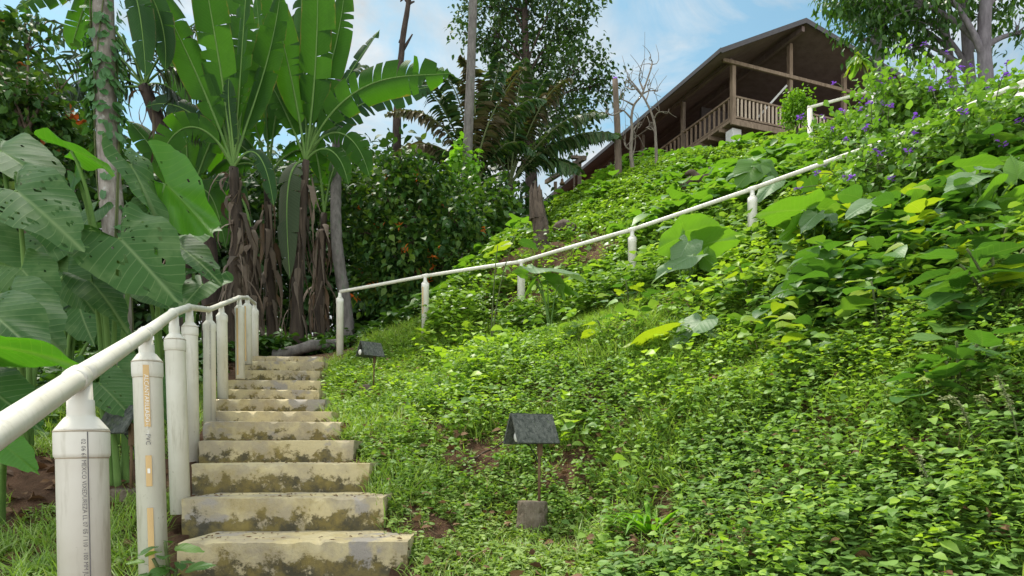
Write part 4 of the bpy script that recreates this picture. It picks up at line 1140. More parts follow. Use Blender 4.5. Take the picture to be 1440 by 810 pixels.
def BL(pts, w, Y, dy=0., **kw):
    n = len(pts); return ([P(x_, y_, Y+dy*q/(n-1)) for q, (x_, y_) in enumerate(pts)], w, kw)
Y0 = 10.5; c = (328, 236)
banana_plant('banana plant with the tall ragged brown trunk behind the end of the pipe handrail', [G(322, Y0), P(326,420,Y0), P(334,330,Y0), P(*c,Y0)], .12, [
    BL([c,(318,130),(300,40),(278,-90)], .66, Y0, -.4, face=(.2,-1,.1), tear=.3, twist=.1), BL([c,(338,130),(342,40),(352,-90)], .68, Y0, -.2, face=(-.2,-1,.1), tear=.75),
    BL([c,(300,150),(262,70),(212,-30)], .66, Y0, -.5, face=(.3,-1,.2), tear=.25), BL([c,(345,170),(385,90),(395,-20)], .6, Y0, .3, face=(0,-1,.1), tear=.4, twist=.3),
    BL([c,(300,185),(262,130),(205,150)], .5, Y0, .3, mat='banana_dark', face=(.2,-.95,.2), tear=.9, droop=.4), BL([c,(330,190),(318,150),(322,110)], .32, Y0, -.2, mat='banana_dark', twist=.6),
    BL([c,(350,200),(372,200),(385,290)], .35, Y0, -.3, mat='banana_dark', face=(.3,-.9,.2), tear=.4), BL([c,(345,150),(345,60),(330,-60)], .62, Y0, .6, face=(0,-1,0), tear=.5, twist=-.4), BL([c,(300,170),(245,150),(222,235)], .6, Y0, -.5, face=(.3,-1,.2), tear=.6), BL([c,(310,140),(280,70),(232,50)], .6, Y0, .4, face=(.3,-1,.2), tear=.7)], skirt=80, skirt_len=(.2, .6))
Y0 = 11.5; c = (430, 226)
banana_plant('banana plant whose long torn leaf arches over the orange flowered bush', [G(420, Y0), P(418,430,Y0), P(424,330,Y0), P(*c,Y0)], .10, [
    BL([c,(440,150),(450,60),(446,-90)], .74, Y0, -.3, face=(0,-1,.05), tear=.15), BL([c,(418,140),(402,70),(372,-40)], .66, Y0, -.3, face=(.2,-1,.1), tear=.3),
    BL([c,(462,165),(478,115),(534,42)], .42, Y0, .2, mat='banana_dark', face=(-.2,-1,0), tear=.6, pf=.35), BL([c,(450,160),(510,95),(560,110),(634,103)], .8, Y0, -1.2, face=(-.3,-.95,.1), tear=.65, droop=.3, pf=.15),
    BL([c,(455,190),(500,120),(560,135),(612,120)], .7, Y0, .8, mat='banana_dark', face=(-.3,-.95,.1), tear=.6, droop=.4), BL([c,(404,225),(398,270),(408,392)], .56, Y0, -.6, mat='banana_old', face=(0,-1,0), tear=.15, pf=.12),
    BL([c,(445,140),(478,80),(486,-30)], .62, Y0, .4, face=(-.2,-1,.1), tear=.3), BL([c,(408,170),(392,130),(350,70)], .5, Y0, .4, face=(.3,-1,.1), tear=.4),
    BL([c,(450,200),(478,200),(490,260)], .4, Y0, -.3, face=(-.3,-.8,.3), tear=.4), BL([c,(435,150),(420,70),(425,-60)], .7, Y0, .8, face=(0,-1,0), tear=.3, twist=.3), BL([c,(455,170),(500,170),(520,250)], .55, Y0, -.3, face=(-.3,-1,.2), tear=.6), BL([c,(452,150),(490,80),(520,95)], .55, Y0, .5, face=(-.3,-1,.2), tear=.7)], skirt=40)
Y0 = 12.5; c = (376, 250)
banana_plant('banana plant between the two taller ones with leaves fanning both ways', [G(385, Y0), P(380,400,Y0), P(*c,Y0)], .10, [
    BL([c,(362,160),(330,90),(285,40)], .7, Y0, .0, face=(.2,-1,.1), tear=.3), BL([c,(388,160),(398,80),(425,10)], .7, Y0, .0, face=(-.2,-1,.1), tear=.3),
    BL([c,(345,190),(290,180),(232,160)], .6, Y0, .2, face=(0,-.8,.6), tear=.3), BL([c,(350,210),(300,225),(280,330)], .6, Y0, -.4, face=(.2,-1,.1), tear=.25),
    BL([c,(380,180),(370,100),(360,-10)], .74, Y0, .5, face=(0,-1,.1), tear=.3), BL([c,(410,200),(440,190),(470,270)], .6, Y0, .4, face=(-.1,-1,.1), tear=.4),
    BL([c,(350,180),(320,150),(300,290)], .65, Y0, .6, face=(.1,-1,.1), tear=.4)], skirt=34)
Y0 = 12.0; c = (262, 300)
banana_plant('broad leaved young banana plant behind the leaning palm trunk', [G(262, Y0), P(262,380,Y0), P(*c,Y0)], .12, [
    BL([c,(268,220),(262,160),(236,80)], .7, Y0, .3, face=(.2,-1,.1), tear=.25), BL([c,(285,220),(305,170),(345,120)], .65, Y0, .2, face=(-.2,-1,.1), tear=.3),
    BL([c,(280,250),(300,250),(318,350)], .6, Y0, -.3, face=(-.2,-1,.1), tear=.2), BL([c,(240,250),(215,200),(180,170)], .55, Y0, .2, face=(.2,-1,.3), tear=.3),
    BL([c,(250,270),(228,290),(222,370)], .5, Y0, -.2, face=(.2,-1,.1), tear=.4)], skirt=20)
Y0 = 12.2; c = (456, 300)
banana_plant('brown leafless looking banana stem hung with dead leaves beside the ringed palm trunk', [G(448, Y0), P(450,400,Y0), P(*c,Y0)], .09, [
    BL([c,(465,230),(485,190),(520,200)], .5, Y0, .3, face=(-.2,-.9,.3), tear=.5), BL([c,(450,220),(440,180),(410,150)], .55, Y0, .5, face=(.2,-1,.1), tear=.4)], skirt=46, skirt_len=(.4, 1.2))
Y0 = 11.8; c = (352, 320)
banana_plant('brown banana stump draped in dead leaves right of the tall ragged trunk', [G(356, Y0), P(355,420,Y0), P(*c,Y0)], .10, [
    BL([c,(345,270),(320,240),(290,260)], .45, Y0, .3, mat='banana_dark', face=(.2,-.9,.3), tear=.5)], skirt=46, skirt_len=(.4, 1.2))
Y0 = 9.5; c = (132, -45)
banana_plant('banana plant whose leaves cross the sky above the leaning palm', [G(170, Y0), P(155,260,Y0), P(140,40,Y0), P(*c,Y0)], .09, [
    BL([c,(110,-60),(70,-10),(22,12)], .6, Y0, -.4, face=(0,-.6,.8), tear=.5, droop=.5), BL([c,(180,-80),(200,-10),(205,110)], .5, Y0, 0, mat='banana_dark', face=(.2,-1,0), tear=.4),
    BL([c,(130,-20),(110,30),(100,70)], .5, Y0, .2, face=(.2,-1,.2), tear=.4), BL([c,(200,-60),(240,20),(232,100)], .45, Y0, .5, mat='banana_dark', face=(.2,-1,.2), tear=.4)], skirt=0)

# ringed slender palm trunk
Y0 = 12.0; b = G(492, Y0)
rp = root('ringed_palm', 'slim pale ringed palm trunk standing behind the first post of the hillside handrail', 'palm tree', b)
rpath = smooth_path([b, P(486,430,Y0), P(473,330,Y0), P(474,200,Y0+.6), P(478,80,Y0+1), P(478,-60,Y0+1.2)], 120)
mb = MB(); rr = np.linspace(.115, .07, 120)*(1+.05*(np.arange(120) % 4 == 0)); tube(mb, rpath, rr, 14, True, 0, .02); mb.build('trunk', M['bark_grey'], rp, smooth=True)
mb = MB(); frond(mb, [rpath[-1], rpath[-1]+[.4, 0, 1.0], rpath[-1]+[1.4, 0, .8], rpath[-1]+[2.2, 0, -.1]], 40, .5, .05); frond(mb, [rpath[-1], rpath[-1]+[-.4, 0, 1.0], rpath[-1]+[-1.4, 0, 1.0], rpath[-1]+[-2.2, 0, .3]], 40, .5, .05)
mb.build('fronds', [M['palm'], M['petiole']], rp)

# dead dark snag and tall pale trunk against the sky
Y0 = 20.0; b = G(560, Y0)
sn = root('dead_snag', 'thin dark dead trunk with broken fork against the sky', 'dead tree', b)
mb = MB(); tube(mb, smooth_path([b, P(558,200,Y0), P(560,140,Y0), P(566,60,Y0), P(574,5,Y0), P(580,-60,Y0)], 24), np.linspace(.14, .06, 24), 8, True, 0, .08)
tk = mb.build('trunk', M['bark_dark'], sn, smooth=True)
mb = MB()
for pp in ([(566,72),(573,60),(580,48)], [(574,4),(568,-3),(563,2)], [(566,60),(562,57),(561,60)], [(577,-20),(584,-28),(590,-45)], [(572,10),(577,4),(583,2)]):
    mb = MB(); tube(mb, [P(x_, y_, Y0) for x_, y_ in pp], [.05, .04, .02], 6); mb.build('branch', M['bark_dark'], tk, smooth=True)
Y0 = 16.0; b = G(650, Y0)
tt_ = root('tall_bare_tree', 'tall straight pale trunk rising out of a bright vine', 'tree', b)
tpath = smooth_path([b, P(656,250,Y0), P(660,150,Y0), P(664,50,Y0), P(668,-90,Y0)], 30)
mb = MB(); tube(mb, tpath, np.linspace(.125, .09, 30), 14, True, 0, .03); mb.build('trunk', M['bark_grey'], tt_, smooth=True)
mb = MB(); C, d, _ = blob_points([(P(672,-110,Y0), (1.2, 1.2, .7))], 60); sprays(mb, C, d, 8, .15, .25); mb.build('crown', M['tree_leaf'], tt_)
va = root('bright_vine', 'bright green vine wrapping the foot of the tall pale trunk', 'vine', P(655,260,15.7))
mb = MB(); C, d, _ = blob_points([(P(645,225,15.8), (.2, .25, .45)), (P(664,240,15.6), (.18, .25, .5)), (P(655,270,15.7), (.28, .25, .3))], 70); sprays(mb, C, d, 5, .08, .16, .8, LEAF4, .5)
mb.build('foliage', M['vine_bright'], va)

# tall tree behind the fronds
Y0 = 26.0
bl = [((740,15),1.75),((697,45),1.5),((793,42),1.6),((758,95),1.6),((815,95),1.3),((715,110),1.4),((795,150),1.2),((838,120),1.0),((765,175),1.3),((655,12),.9),((740,-60),1.9),((800,-25),1.6),((690,-30),1.6),((720,170),1.0),((650,45),.5),((822,165),.9),((850,105),.6),((800,205),.8)]
b = G(748, Y0)
woody('tall_broadleaf_tree', 'tall dark broadleaf tree towering behind the traveller palm fronds', 'tree', b, [b, P(746,220,Y0), P(742,120,Y0), P(738,20,Y0), P(742,-80,Y0)], (.28, .06),
      [(P(*q, Y0+rng.uniform(-1.2, 1.2)), (r_, r_*.9, r_*.8)) for q, r_ in bl], 760, 13, .2, .2, M['tree_leaf'], M['bark_dark'], wid=.62, twigs=22)
# traveller palms
def trav(label, px, py, Y, fronds, mats, llen, seed_w):
    b = G(px, Y); b[2] = min(b[2], P(px, py+70, Y)[2])
    r = root('traveller_palm', label, 'palm', b, 'large fronded palms under the tall tree')
    mb = MB(); tube(mb, smooth_path([b, P(px, py+30, Y), P(px, py, Y)], 8), np.linspace(.2, .14, 8), 10, True, 0, .05); mb.build('trunk', M['bark_dark'], r, smooth=True)
    for q, cp in enumerate(fronds):
        mb = MB(); cc = [P(px, py, Y)] + [P(x_, y_, Y+rng.uniform(-.6, .6)) for x_, y_ in cp]
        frond(mb, cc, 58, llen*rng.uniform(.85, 1.15), seed_w*1.35, rng.uniform(.3, .8), face=(0, -.6, .8), gap=.06, r=.035)
        mb.build('frond', [M[mats[q % len(mats)]], M['stem']], r)
trav('dark palm with brown tinged fronds arching behind the tall pale trunk', 668, 265, 19.0, [[(640,180),(600,140),(545,160)],[(640,160),(600,120),(585,100)],[(655,150),(640,110),(612,95)],[(668,150),(672,105),(650,80)],[(680,170),(700,110),(705,75)],[(690,180),(730,130),(765,140)],[(640,210),(600,185),(560,215)],[(690,210),(720,180),(750,215)],[(650,200),(610,200),(585,240)],[(672,200),(690,150),(735,95)]], ['palm_brown','palm','palm'], .62, .13)
trav('dark green palm with upright fronds beside the wooden gate frame', 716, 262, 21.0, [[(715,170),(690,120),(700,90)],[(730,160),(725,110),(740,85)],[(745,170),(770,120),(800,110)],[(760,190),(800,150),(850,160)],[(750,210),(790,185),(840,195)],[(700,200),(670,180),(650,210)],[(745,220),(780,215),(815,240)],[(735,180),(750,130),(775,100)],[(715,210),(700,170),(680,170)],[(760,200),(820,175),(868,190)]], ['palm','palm','palm_brown'], .66, .13)

# orange flowered bush and its neighbours
Y0 = 12.8; b = G(575, Y0)
woody('flowering_bush', 'big dark leafy bush with small orange flower spikes behind the hillside handrail', 'bush', b, [b, P(570,400,Y0), P(575,330,Y0)], (.09, .04),
      [(P(px_, py_, Y0+dy), (r_, r_*.8, r_*.85)) for px_, py_, r_, dy in [(540,275,.62,0),(600,262,.55,.2),(648,310,.55,.2),(505,325,.5,0),(570,345,.75,-.2),(630,375,.55,0),(560,410,.6,0),(488,270,.45,.3),(520,395,.45,.1),(668,350,.42,.3),(610,425,.4,.1),(560,235,.4,.3)]],
      620, 8, .15, .165, M['bush'], M['twig'], wid=.6, twigs=14, extra=[('flower_cluster', M['orange'], 48, 6, .025, .12, .4, LEAF2), ('young_leaves', M['bush_young'], 120, 4, .1, .14, .7, LEAF4)])
Y0 = 14.5; b = G(690, Y0)
woody('leafy_shrub', 'loose shrub between the flowering bush and the tree stump', 'shrub', b, [b, b+[0, 0, .5], P(692,330,Y0)], (.05, .02),
      [(P(px_, py_, Y0), (r_, r_, r_*.8)) for px_, py_, r_ in [(680,300,.5),(705,330,.45),(668,350,.4),(700,275,.35),(650,265,.4)]], 150, 8, .13, .16, M['bush_mid'], M['twig'], wid=.7, twigs=12)
Y0 = 7.6; b = G(28, Y0)
woody('orange_tipped_bush', 'dark glossy bush with rusty orange young leaves at the frame edge', 'bush', b, [b, P(35,300,Y0), P(40,180,Y0)], (.07, .03),
      [(P(px_, py_, Y0+dy), (r_, r_, r_*.9)) for px_, py_, r_, dy in [(15,135,.42,0),(75,175,.42,.3),(-25,60,.45,.3),(40,50,.32,.5),(90,120,.3,.4),(-30,190,.45,0),(40,225,.42,.2),(110,220,.4,.6)]],
      330, 7, .09, .115, M['bush'], M['twig'], wid=.72, twigs=14, extra=[('young_leaves', M['orange_leaf'], 26, 5, .035, .1, .75, LEAF4)])

# stump, log, driftwood
b = P(760, 356, 11.0); b[2] = g1(b[0], b[1])-.1
sp = root('tree_stump', 'dark broken tree stump standing above the hillside handrail', 'stump', b)
mb = MB(); q = smooth_path([b, P(762,335,11), P(759,310,11), P(754,284,11)], 14); tube(mb, q, .15*np.array([1.5,1.25,1.1,1.05,1,.98,.97,.95,.93,.9,.88,.86,.8,.7])*.88, 14, True, 0, .08); 
for q_ in range(7):
    an_ = q_*.9; o_ = np.array([math.cos(an_), math.sin(an_), 0])*.085; tube(mb, [q[-3]+o_-[0, 0, .15], q[-1]+o_*.9+[0, 0, rng.uniform(-.02, .2)], q[-1]+o_+[0, 0, rng.uniform(.1, .34)]], [.06, .045, .008], 5)
mb.build('trunk', M['rot_wood'], sp)
mb = MB(); q = smooth_path([P(385,500,10.9)+[0,0,-.03], P(430,490,10.9)+[0,0,.02], P(470,483,11.1), P(530,476,11.4), P(570,462,11.8)], 24)
q[:, 2] = np.maximum(q[:, 2], gz(q[:, 0], q[:, 1])+.05)
tube(mb, q, np.linspace(.10, .05, 24), 10, True, 0, .1)
lg = root('fallen_log', 'fallen mossy log lying across the top of the staircase', 'log', q[0]); mb.build('trunk', M['bark_grey'], lg, smooth=True)
c = P(990, 240, 14.0); c[2] = g1(c[0], c[1])+.25
dw = root('driftwood_root', 'gnarled brown dead root lying on the slope below the house', 'dead wood', c)
mb = MB()
for pp in ([(-.45,0,-.1),(-.2,-.1,.05),(.1,-.1,.0),(.4,-.05,-.1)], [(0,-.1,0),(.1,-.15,.2),(.3,-.1,.28)], [(-.1,-.1,0),(-.3,-.15,.14),(-.42,-.15,.1)], [(.15,-.1,0),(.35,-.2,.08),(.5,-.2,.2)], [(0,-.1,-.02),(.02,-.2,-.2),(-.1,-.2,-.35)]):
    tube(mb, smooth_path(np.array(pp)+c, 9), np.linspace(.09, .03, 9), 8, True, 0, .12)
mb.build('limbs', M['rot_wood'], dw, smooth=True)
c = P(795, 332, 11.6); c[2] = g1(c[0], c[1])+.12
mb = MB(); tube(mb, smooth_path([c+[-.2, 0, .06], c+[0, -.05, .1], c+[.35, 0, -.02]], 8), [.05, .09, .1, .1, .1, .09, .08, .05], 8, True, 0, .1)
lg = root('rotten_log', 'short brown rotten log in the weeds right of the tree stump', 'log', c); mb.build('trunk', M['rot_wood'], lg, smooth=True)

# pole, bare saplings, gate frame with hanging lantern
Y0 = 21.0; b = P(870, 250, Y0)
po = root('wooden_pole', 'tall bare wooden pole standing before the house eaves', 'pole', b)
mb = MB(); tube(mb, smooth_path([b-[0, 0, .7], b, P(868,180,Y0), P(865,112,Y0)], 16), np.linspace(.125, .085, 16), 12, True, 0, .03); mb.build('shaft', M['wood_post'], po, smooth=True)
mb = MB(); tube(mb, [P(865,112,Y0), P(865,109.5,Y0)], .07, 10); mb.build('cap', M['purple'], po, smooth=True)
def bare_tree(label, Y, trunk, brs, r):
    b = P(*trunk[0], Y); rt = root('bare_sapling', label, 'sapling', b, 'bare saplings before the house')
    mb = MB(); tp_ = [b-[0, 0, .6]]+[P(*q, Y) for q in trunk]; pth = smooth_path(tp_, 26); tube(mb, pth, np.linspace(r, r*.3, 26), 8, True, 0, .05); tk = mb.build('trunk', M['bark_pale'], rt, smooth=True)
    for q in brs:
        mb = MB(); pp = smooth_path([P(*z, Y+rng.uniform(-.3, .3)*min(1, i_)) for i_, z in enumerate(q)], 10); tube(mb, pp, np.linspace(r*.45, .008, 10), 5)
        for s in range(4):
            a_ = pp[rng.integers(3, 10)]; tube(mb, bez([a_, a_+rng.normal(0, .15, 3)+[0, 0, .12], a_+rng.normal(0, .3, 3)+[0, 0, .3]], 5), np.linspace(.014, .005, 5), 4)
        mb.build('branch', M['bark_pale'], tk, smooth=True)
bare_tree('bare grey sapling with wiry twigs right beside the tall wooden pole', 20.5, [(890,240),(887,212),(889,185),(888,165),(892,147),(903,132),(916,95)],
          [[(902,133),(890,120),(881,112)],[(902,133),(912,128),(925,128)],[(888,167),(876,155),(868,157)],[(891,148),(880,142),(874,140)],[(905,127),(899,112),(900,100)],[(889,186),(897,175),(903,176)],[(887,212),(880,206),(877,196)],[(888,225),(893,205),(893,190)],[(915,97),(917,88),(914,80)],[(876,155),(862,162),(850,158)]], .07)
bare_tree('crooked pale sapling leaning before the veranda of the house', 20.0, [(923,228),(922,195),(919,168),(908,142),(896,124),(884,110)], [[(919,168),(926,158),(940,157)],[(908,142),(912,130),(910,118)],[(896,124),(888,126),(880,122)],[(921,185),(914,178),(908,180)]], .055)
Yg = 24.0
gf = root('gate_frame', 'weathered timber gate frame at the foot of the hilltop', 'gate frame', P(815, 275, Yg))
def gpost(px, y0, y1, Y, w):
    mb = MB(); a, b_ = P(px, y0, Y), P(px, y1, Y); beam(mb, a-[0, 0, .6], b_, w, w, (0, 1, 0)); bevel(mb.build('post', M['wood_post'], gf), .01)
gpost(815, 272, 226, Yg, .13); gpost(781, 281, 256, 26.5, .13); gpost(807.5, 252, 232, 24.6, .06)
mb = MB(); beam(mb, P(822,222,Yg-.5), P(768,256,27.5), .13, .16); bevel(mb.build('beam', M['wood_post'], gf), .01)
mb = MB(); beam(mb, P(803,221,Yg), P(825,222.5,Yg-.05), .14, .1); bevel(mb.build('cross_beam', M['wood_post'], gf), .01)
mb = MB(); beam(mb, P(783,237,26), P(797,237.5,26), .12, .09); bevel(mb.build('cross_beam', M['wood_post'], gf), .01)
la = root('hanging_lantern', 'tiny dark lantern hanging from the gate frame beam', 'lantern', P(790.5, 246, 25.8))
mb = MB(); tube(mb, [P(790.5,243,25.8), P(790.5,251,25.8)], .012, 5); mb.build('cord', M['rust'], la)
mb = MB(); z0 = P(790.5,251,25.8); tube(mb, [z0, z0-[0, 0, .03], z0-[0, 0, .12], z0-[0, 0, .2], z0-[0, 0, .24]], [.02, .05, .06, .11, .09], 12); mb.build('shade', M['rust'], la, smooth=True)

# round shrub by the house
Y0 = 20.0; b = P(1121, 188, Y0)
woody('round_shrub', 'small round bright green shrub before the veranda railing', 'shrub', b-[0, 0, .2], [b-[0, 0, .4], b, P(1120,165,Y0), P(1120,150,Y0)], (.05, .03),
      [(P(1120,147,Y0), (.40, .40, .46)), (P(1113,162,Y0), (.28, .3, .3)), (P(1128,158,Y0), (.26, .3, .3))], 210, 7, .07, .12, M['round_shrub'], M['bark_dark'], wid=.6, twigs=20)

# ------------------------------------------------------------------ purple flowered shrubs above the hillside handrail
gp = 'purple flowered shrubs above the hillside handrail'
def porter(label, px, Y, top, rx, n):
    b = G(px, Y); zt = P(px, top, Y)[2]; h_ = max(.4, zt-b[2])
    bl = [(b+[rng.normal(0, rx*.35), rng.normal(0, .25), h_*f_], (rx*(1-.35*f_), .45, h_*.28)) for f_ in (.3, .5, .7, .82)]
    rt = woody('flowering_shrub', label, 'shrub', b, [b, b+[0, 0, h_*.4], b+[.05, 0, h_*.8]], (.018, .008), bl, n, 6, .09, .085, M['porter'], M['stem'], group=gp, wid=.7, twigs=16, droop=.15,
          tpl=LEAF4, extra=None)
    C, d, _ = blob_points([(b_[0], [v*1.12 for v in b_[1]]) for b_ in bl], 26, 12)
    for q in range(len(C)):
        if d[q][1] > .4: continue
        t_ = C[q]+nrm(d[q]+[0, 0, .6])*rng.uniform(.12, .25); mb = MB(); tube(mb, bez([C[q], C[q]+d[q]*.05+[0, 0, .08], t_], 5), .004, 4)
        sk = mb.build('flower_stalk', M['stem'], rt, smooth=True); fl = MB()
        nn_ = 7; inst(fl, LEAF2, t_+rng.normal(0, .011, (nn_, 3)), rand_dir(nn_, -.3, .6), np.array([0, 0, 1.0])+rng.normal(0, .3, (nn_, 3)), rng.uniform(.028, .044, nn_), .9)
        fl.build('flower', M['purple'], sk)
porter('purple flowered shrub just right of the short house handrail', 1200, 8.6, 165, .55, 240)
porter('purple flowered shrub behind the half hidden handrail post', 1262, 8.0, 120, .6, 300)
porter('tall purple flowered shrub under the three canopy trunks', 1330, 7.8, 135, .65, 300)
porter('tallest purple flowered shrub, reaching up to the tree leaves at the frame edge', 1400, 7.6, 112, .65, 310)
porter('low purple flowered shrub in front of the half hidden handrail post', 1215, 6.8, 235, .45, 150)
porter('purple flowered shrub draped over the last handrail span', 1345, 6.2, 165, .75, 360)
porter('purple flowered shrub at the end post of the hillside handrail', 1450, 6.0, 150, .5, 220)
porter('purple flowered shrub on the crest between the round shrub and the trees', 1290, 10.5, 165, .8, 260)

porter('bushy purple flowered shrub hiding the upper end of the handrail', 1278, 6.5, 178, .5, 260)
# trees closing the upper corner
gc = 'canopy trees in the upper corner'
def canopy(label, Y, trunk, r, blobs, n, size):
    b = G(trunk[0][0], Y)
    woody('canopy_tree', label, 'tree', b, [b]+[P(*q, Y) for q in trunk], r, [(P(px_, py_, Y+dy), (rr_, rr_, rr_*.7)) for px_, py_, rr_, dy in blobs], int(n*1.1), 10, .17, size*.78, M['canopy'], M['bark_purple'], group=gc, wid=.42, twigs=14, droop=.9, tsides=12)
canopy('stoutest canopy tree with two straight purplish trunks width apart from the edge', 13.0, [(1388,150),(1384,60),(1386,0),(1390,-120)], (.14, .10), [(1390,-60,.8,.2),(1330,-10,.6,-.2),(1435,45,.4,.2),(1440,-30,.8,0),(1350,-90,.9,0),(1285,0,.6,.2)], 150, .21)
canopy('slim canopy tree leaning just left of the stoutest trunk', 13.6, [(1366,150),(1360,60),(1356,0),(1350,-100)], (.11, .08), [(1310,30,.6,0),(1250,-5,.7,.2),(1340,-20,.7,0),(1290,60,.4,.3),(1390,20,.5,.2)], 125, .21)
canopy('thin canopy tree slanting away over the purple flowered shrubs', 14.2, [(1345,150),(1332,60),(1322,0),(1305,-100)], (.09, .06), [(1230,40,.55,0),(1190,-5,.55,.2),(1270,20,.5,-.2),(1210,-30,.8,0),(1305,-30,.7,0)], 117, .26)
canopy('canopy tree whose dark trunk stands beside the right hand roof slope', 16.0, [(1240,160),(1236,100),(1232,50),(1228,-60)], (.13, .09), [(1225,15,.7,0),(1190,-25,.7,.3),(1260,-10,.7,0),(1262,50,.4,0),(1212,55,.4,0)], 130, .21)
# leaf whorl against the gable
b = G(1216, 9.2)
yl = root('young_tree', 'spindly young tree with a drooping yellow green leaf whorl before the gable', 'young tree', b)
tp_ = P(1206, 78, 9.2)
mb = MB(); tube(mb, smooth_path([b, P(1222,160,9.2), P(1216,100,9.2), tp_], 12), np.linspace(.02, .009, 12), 6); mb.build('trunk', M['stem'], yl, smooth=True)
for q in range(11):
    a_ = q/11*6.28+rng.uniform(-.2, .2); d_ = np.array([math.cos(a_), math.sin(a_)*.8, -.7-rng.random()*.8]); ln = rng.uniform(.2, .3)
    m_ = ear_leaf(tp_+rng.normal(0, .015, 3), tp_+nrm(d_)*ln, (d_[0]*.6, -.5, .8), OVAL, .75, rings=6); m_.build('leaf', M['hill_ear_yellow' if q % 3 else 'hill_ear'], yl, smooth=True)

# ------------------------------------------------------------------ broad leaved plants on the slope
gh = 'elephant ears on the hillside'
def hill(label, base, Y, leaves):
    b = G(base, Y)
    ear_plant('elephant_ear_plant', label, 'elephant ear', b, leaves, M['hill_ear'], gh, HEART, .007)
U2 = (0, .55, .6)
hill('elephant ear with round yellow leaves midway down the slope', 990, 5.8, [lf((938,466),(872,476),5.7,5.55,(0,.26,.95),1.1,'hill_ear_yellow'), lf((986,452),(938,490),5.6,5.5,(-.3,-.4,.6),1.0,'hill_ear_pale'), lf((978,452),(1022,458),5.8,5.7,(0,.2,.95),1.1,'hill_ear_yellow'),
    lf((1000,468),(1044,480),5.6,5.5,(.1,-.5,.7),.9,'hill_ear_pale'), lf((1030,455),(1080,466),5.8,5.7,(0,.5,.8),1.0), lf((956,488),(966,510),5.5,5.45,(0,-.8,.3),1.2,'hill_ear_yellow',.2), lf((1085,458),(1146,452),5.6,5.5,(0,-.35,.9),.8,'hill_ear_pale')])
hill('elephant ear with a wide whitish leaf under the third handrail post', 775, 8.4, [lf((750,378),(828,383),8.2,8.0,(0,-.3,.95),1.0,'hill_ear_pale'), lf((770,394),(818,412),8.2,8.0,(0,.35,.9),.9), lf((752,396),(730,420),8.2,8.1,(-.3,.3,.9),.9), lf((786,400),(800,424),8.1,8.0,(.2,.5,.7),.8), lf((740,385),(720,380),8.3,8.3,U2,1.0)])
hill('elephant ear below the handrail between the whitish leaf plant and the stump side post', 968, 7.2, [lf((955,335),(916,352),7.0,6.9,(0,.6,.5),1.2), lf((962,325),(1022,316),7.2,7.1,U2,1.1), lf((968,340),(948,376),7.0,6.9,(0,-.6,.6),1.1,'hill_ear_pale'), lf((985,345),(1052,330),7.2,7.1,U2,1.0), lf((975,360),(912,386),6.9,6.8,(0,-.4,.8),.8,'hill_ear_pale'), lf((990,360),(1012,385),6.9,6.8,(.1,.5,.5),1.0), lf((930,322),(962,314),7.3,7.2,TOPN,1.0,'hill_ear_pale')])
hill('elephant ear just above the handrail on the upper slope', 1072, 9.6, [lf((1062,232),(1035,262),9.4,9.3,(0,-.6,.6),1.3), lf((1070,230),(1100,252),9.4,9.3,(0,-.6,.6),1.2), lf((1060,225),(1078,212),9.7,9.7,TOPN,1.0), lf((1048,240),(1020,248),9.5,9.4,TOPN,1.0,'hill_ear_pale'), lf((1090,255),(1062,282),9.0,8.9,(0,-.5,.6),.8,'hill_ear_pale')])
hill('elephant ear with a broad flat leaf across the middle handrail post', 1150, 6.1, [lf((1130,296),(1062,294),5.9,5.8,(0,.3,.9),1.3), lf((1135,292),(1198,292),6.0,5.9,(0,.3,.9),1.1), lf((1150,300),(1125,322),5.8,5.7,TOPN,1.0,'hill_ear_pale'), lf((1165,302),(1176,322),5.8,5.7,TOPN,.9,'hill_ear_pale'), lf((1120,318),(1090,335),5.9,5.8,U2,1.0)])
hill('elephant ear with upturned pale leaves under the half hidden handrail post', 1262, 5.5, [lf((1222,292),(1262,272),5.4,5.3,TOPN,1.2,'hill_ear_pale'), lf((1230,282),(1185,302),5.5,5.4,TOPN,.8,'hill_ear_pale'), lf((1285,276),(1338,248),5.4,5.35,(-.3,.5,.7),.9), lf((1298,282),(1262,298),5.3,5.2,(0,.6,.5),1.1), lf((1312,306),(1248,310),5.3,5.2,(0,-.3,.9),.9,'hill_ear_pale'), lf((1318,306),(1322,345),5.2,5.15,(.5,-.6,.3),.7,'hill_ear_pale')])
hill('elephant ear with overlapping leaves at the frame edge below the purple shrubs', 1385, 4.9, [lf((1372,246),(1328,264),4.8,4.7,(0,-.45,.8),.9,'hill_ear_pale'), lf((1378,236),(1418,240),4.8,4.7,TOPN,1.0,'hill_ear_pale'), lf((1432,250),(1424,212),4.7,4.75,(-.2,-.9,.2),1.0), lf((1350,236),(1420,222),5.0,4.9,(0,.3,.9),.9), lf((1440,280),(1395,275),4.7,4.6,U2,1.0), lf((1400,268),(1360,285),4.7,4.6,U2,1.0), lf((1425,300),(1455,320),4.6,4.5,(0,.5,.6),1.0)])
gb = 'broad leaved weeds on the slope'
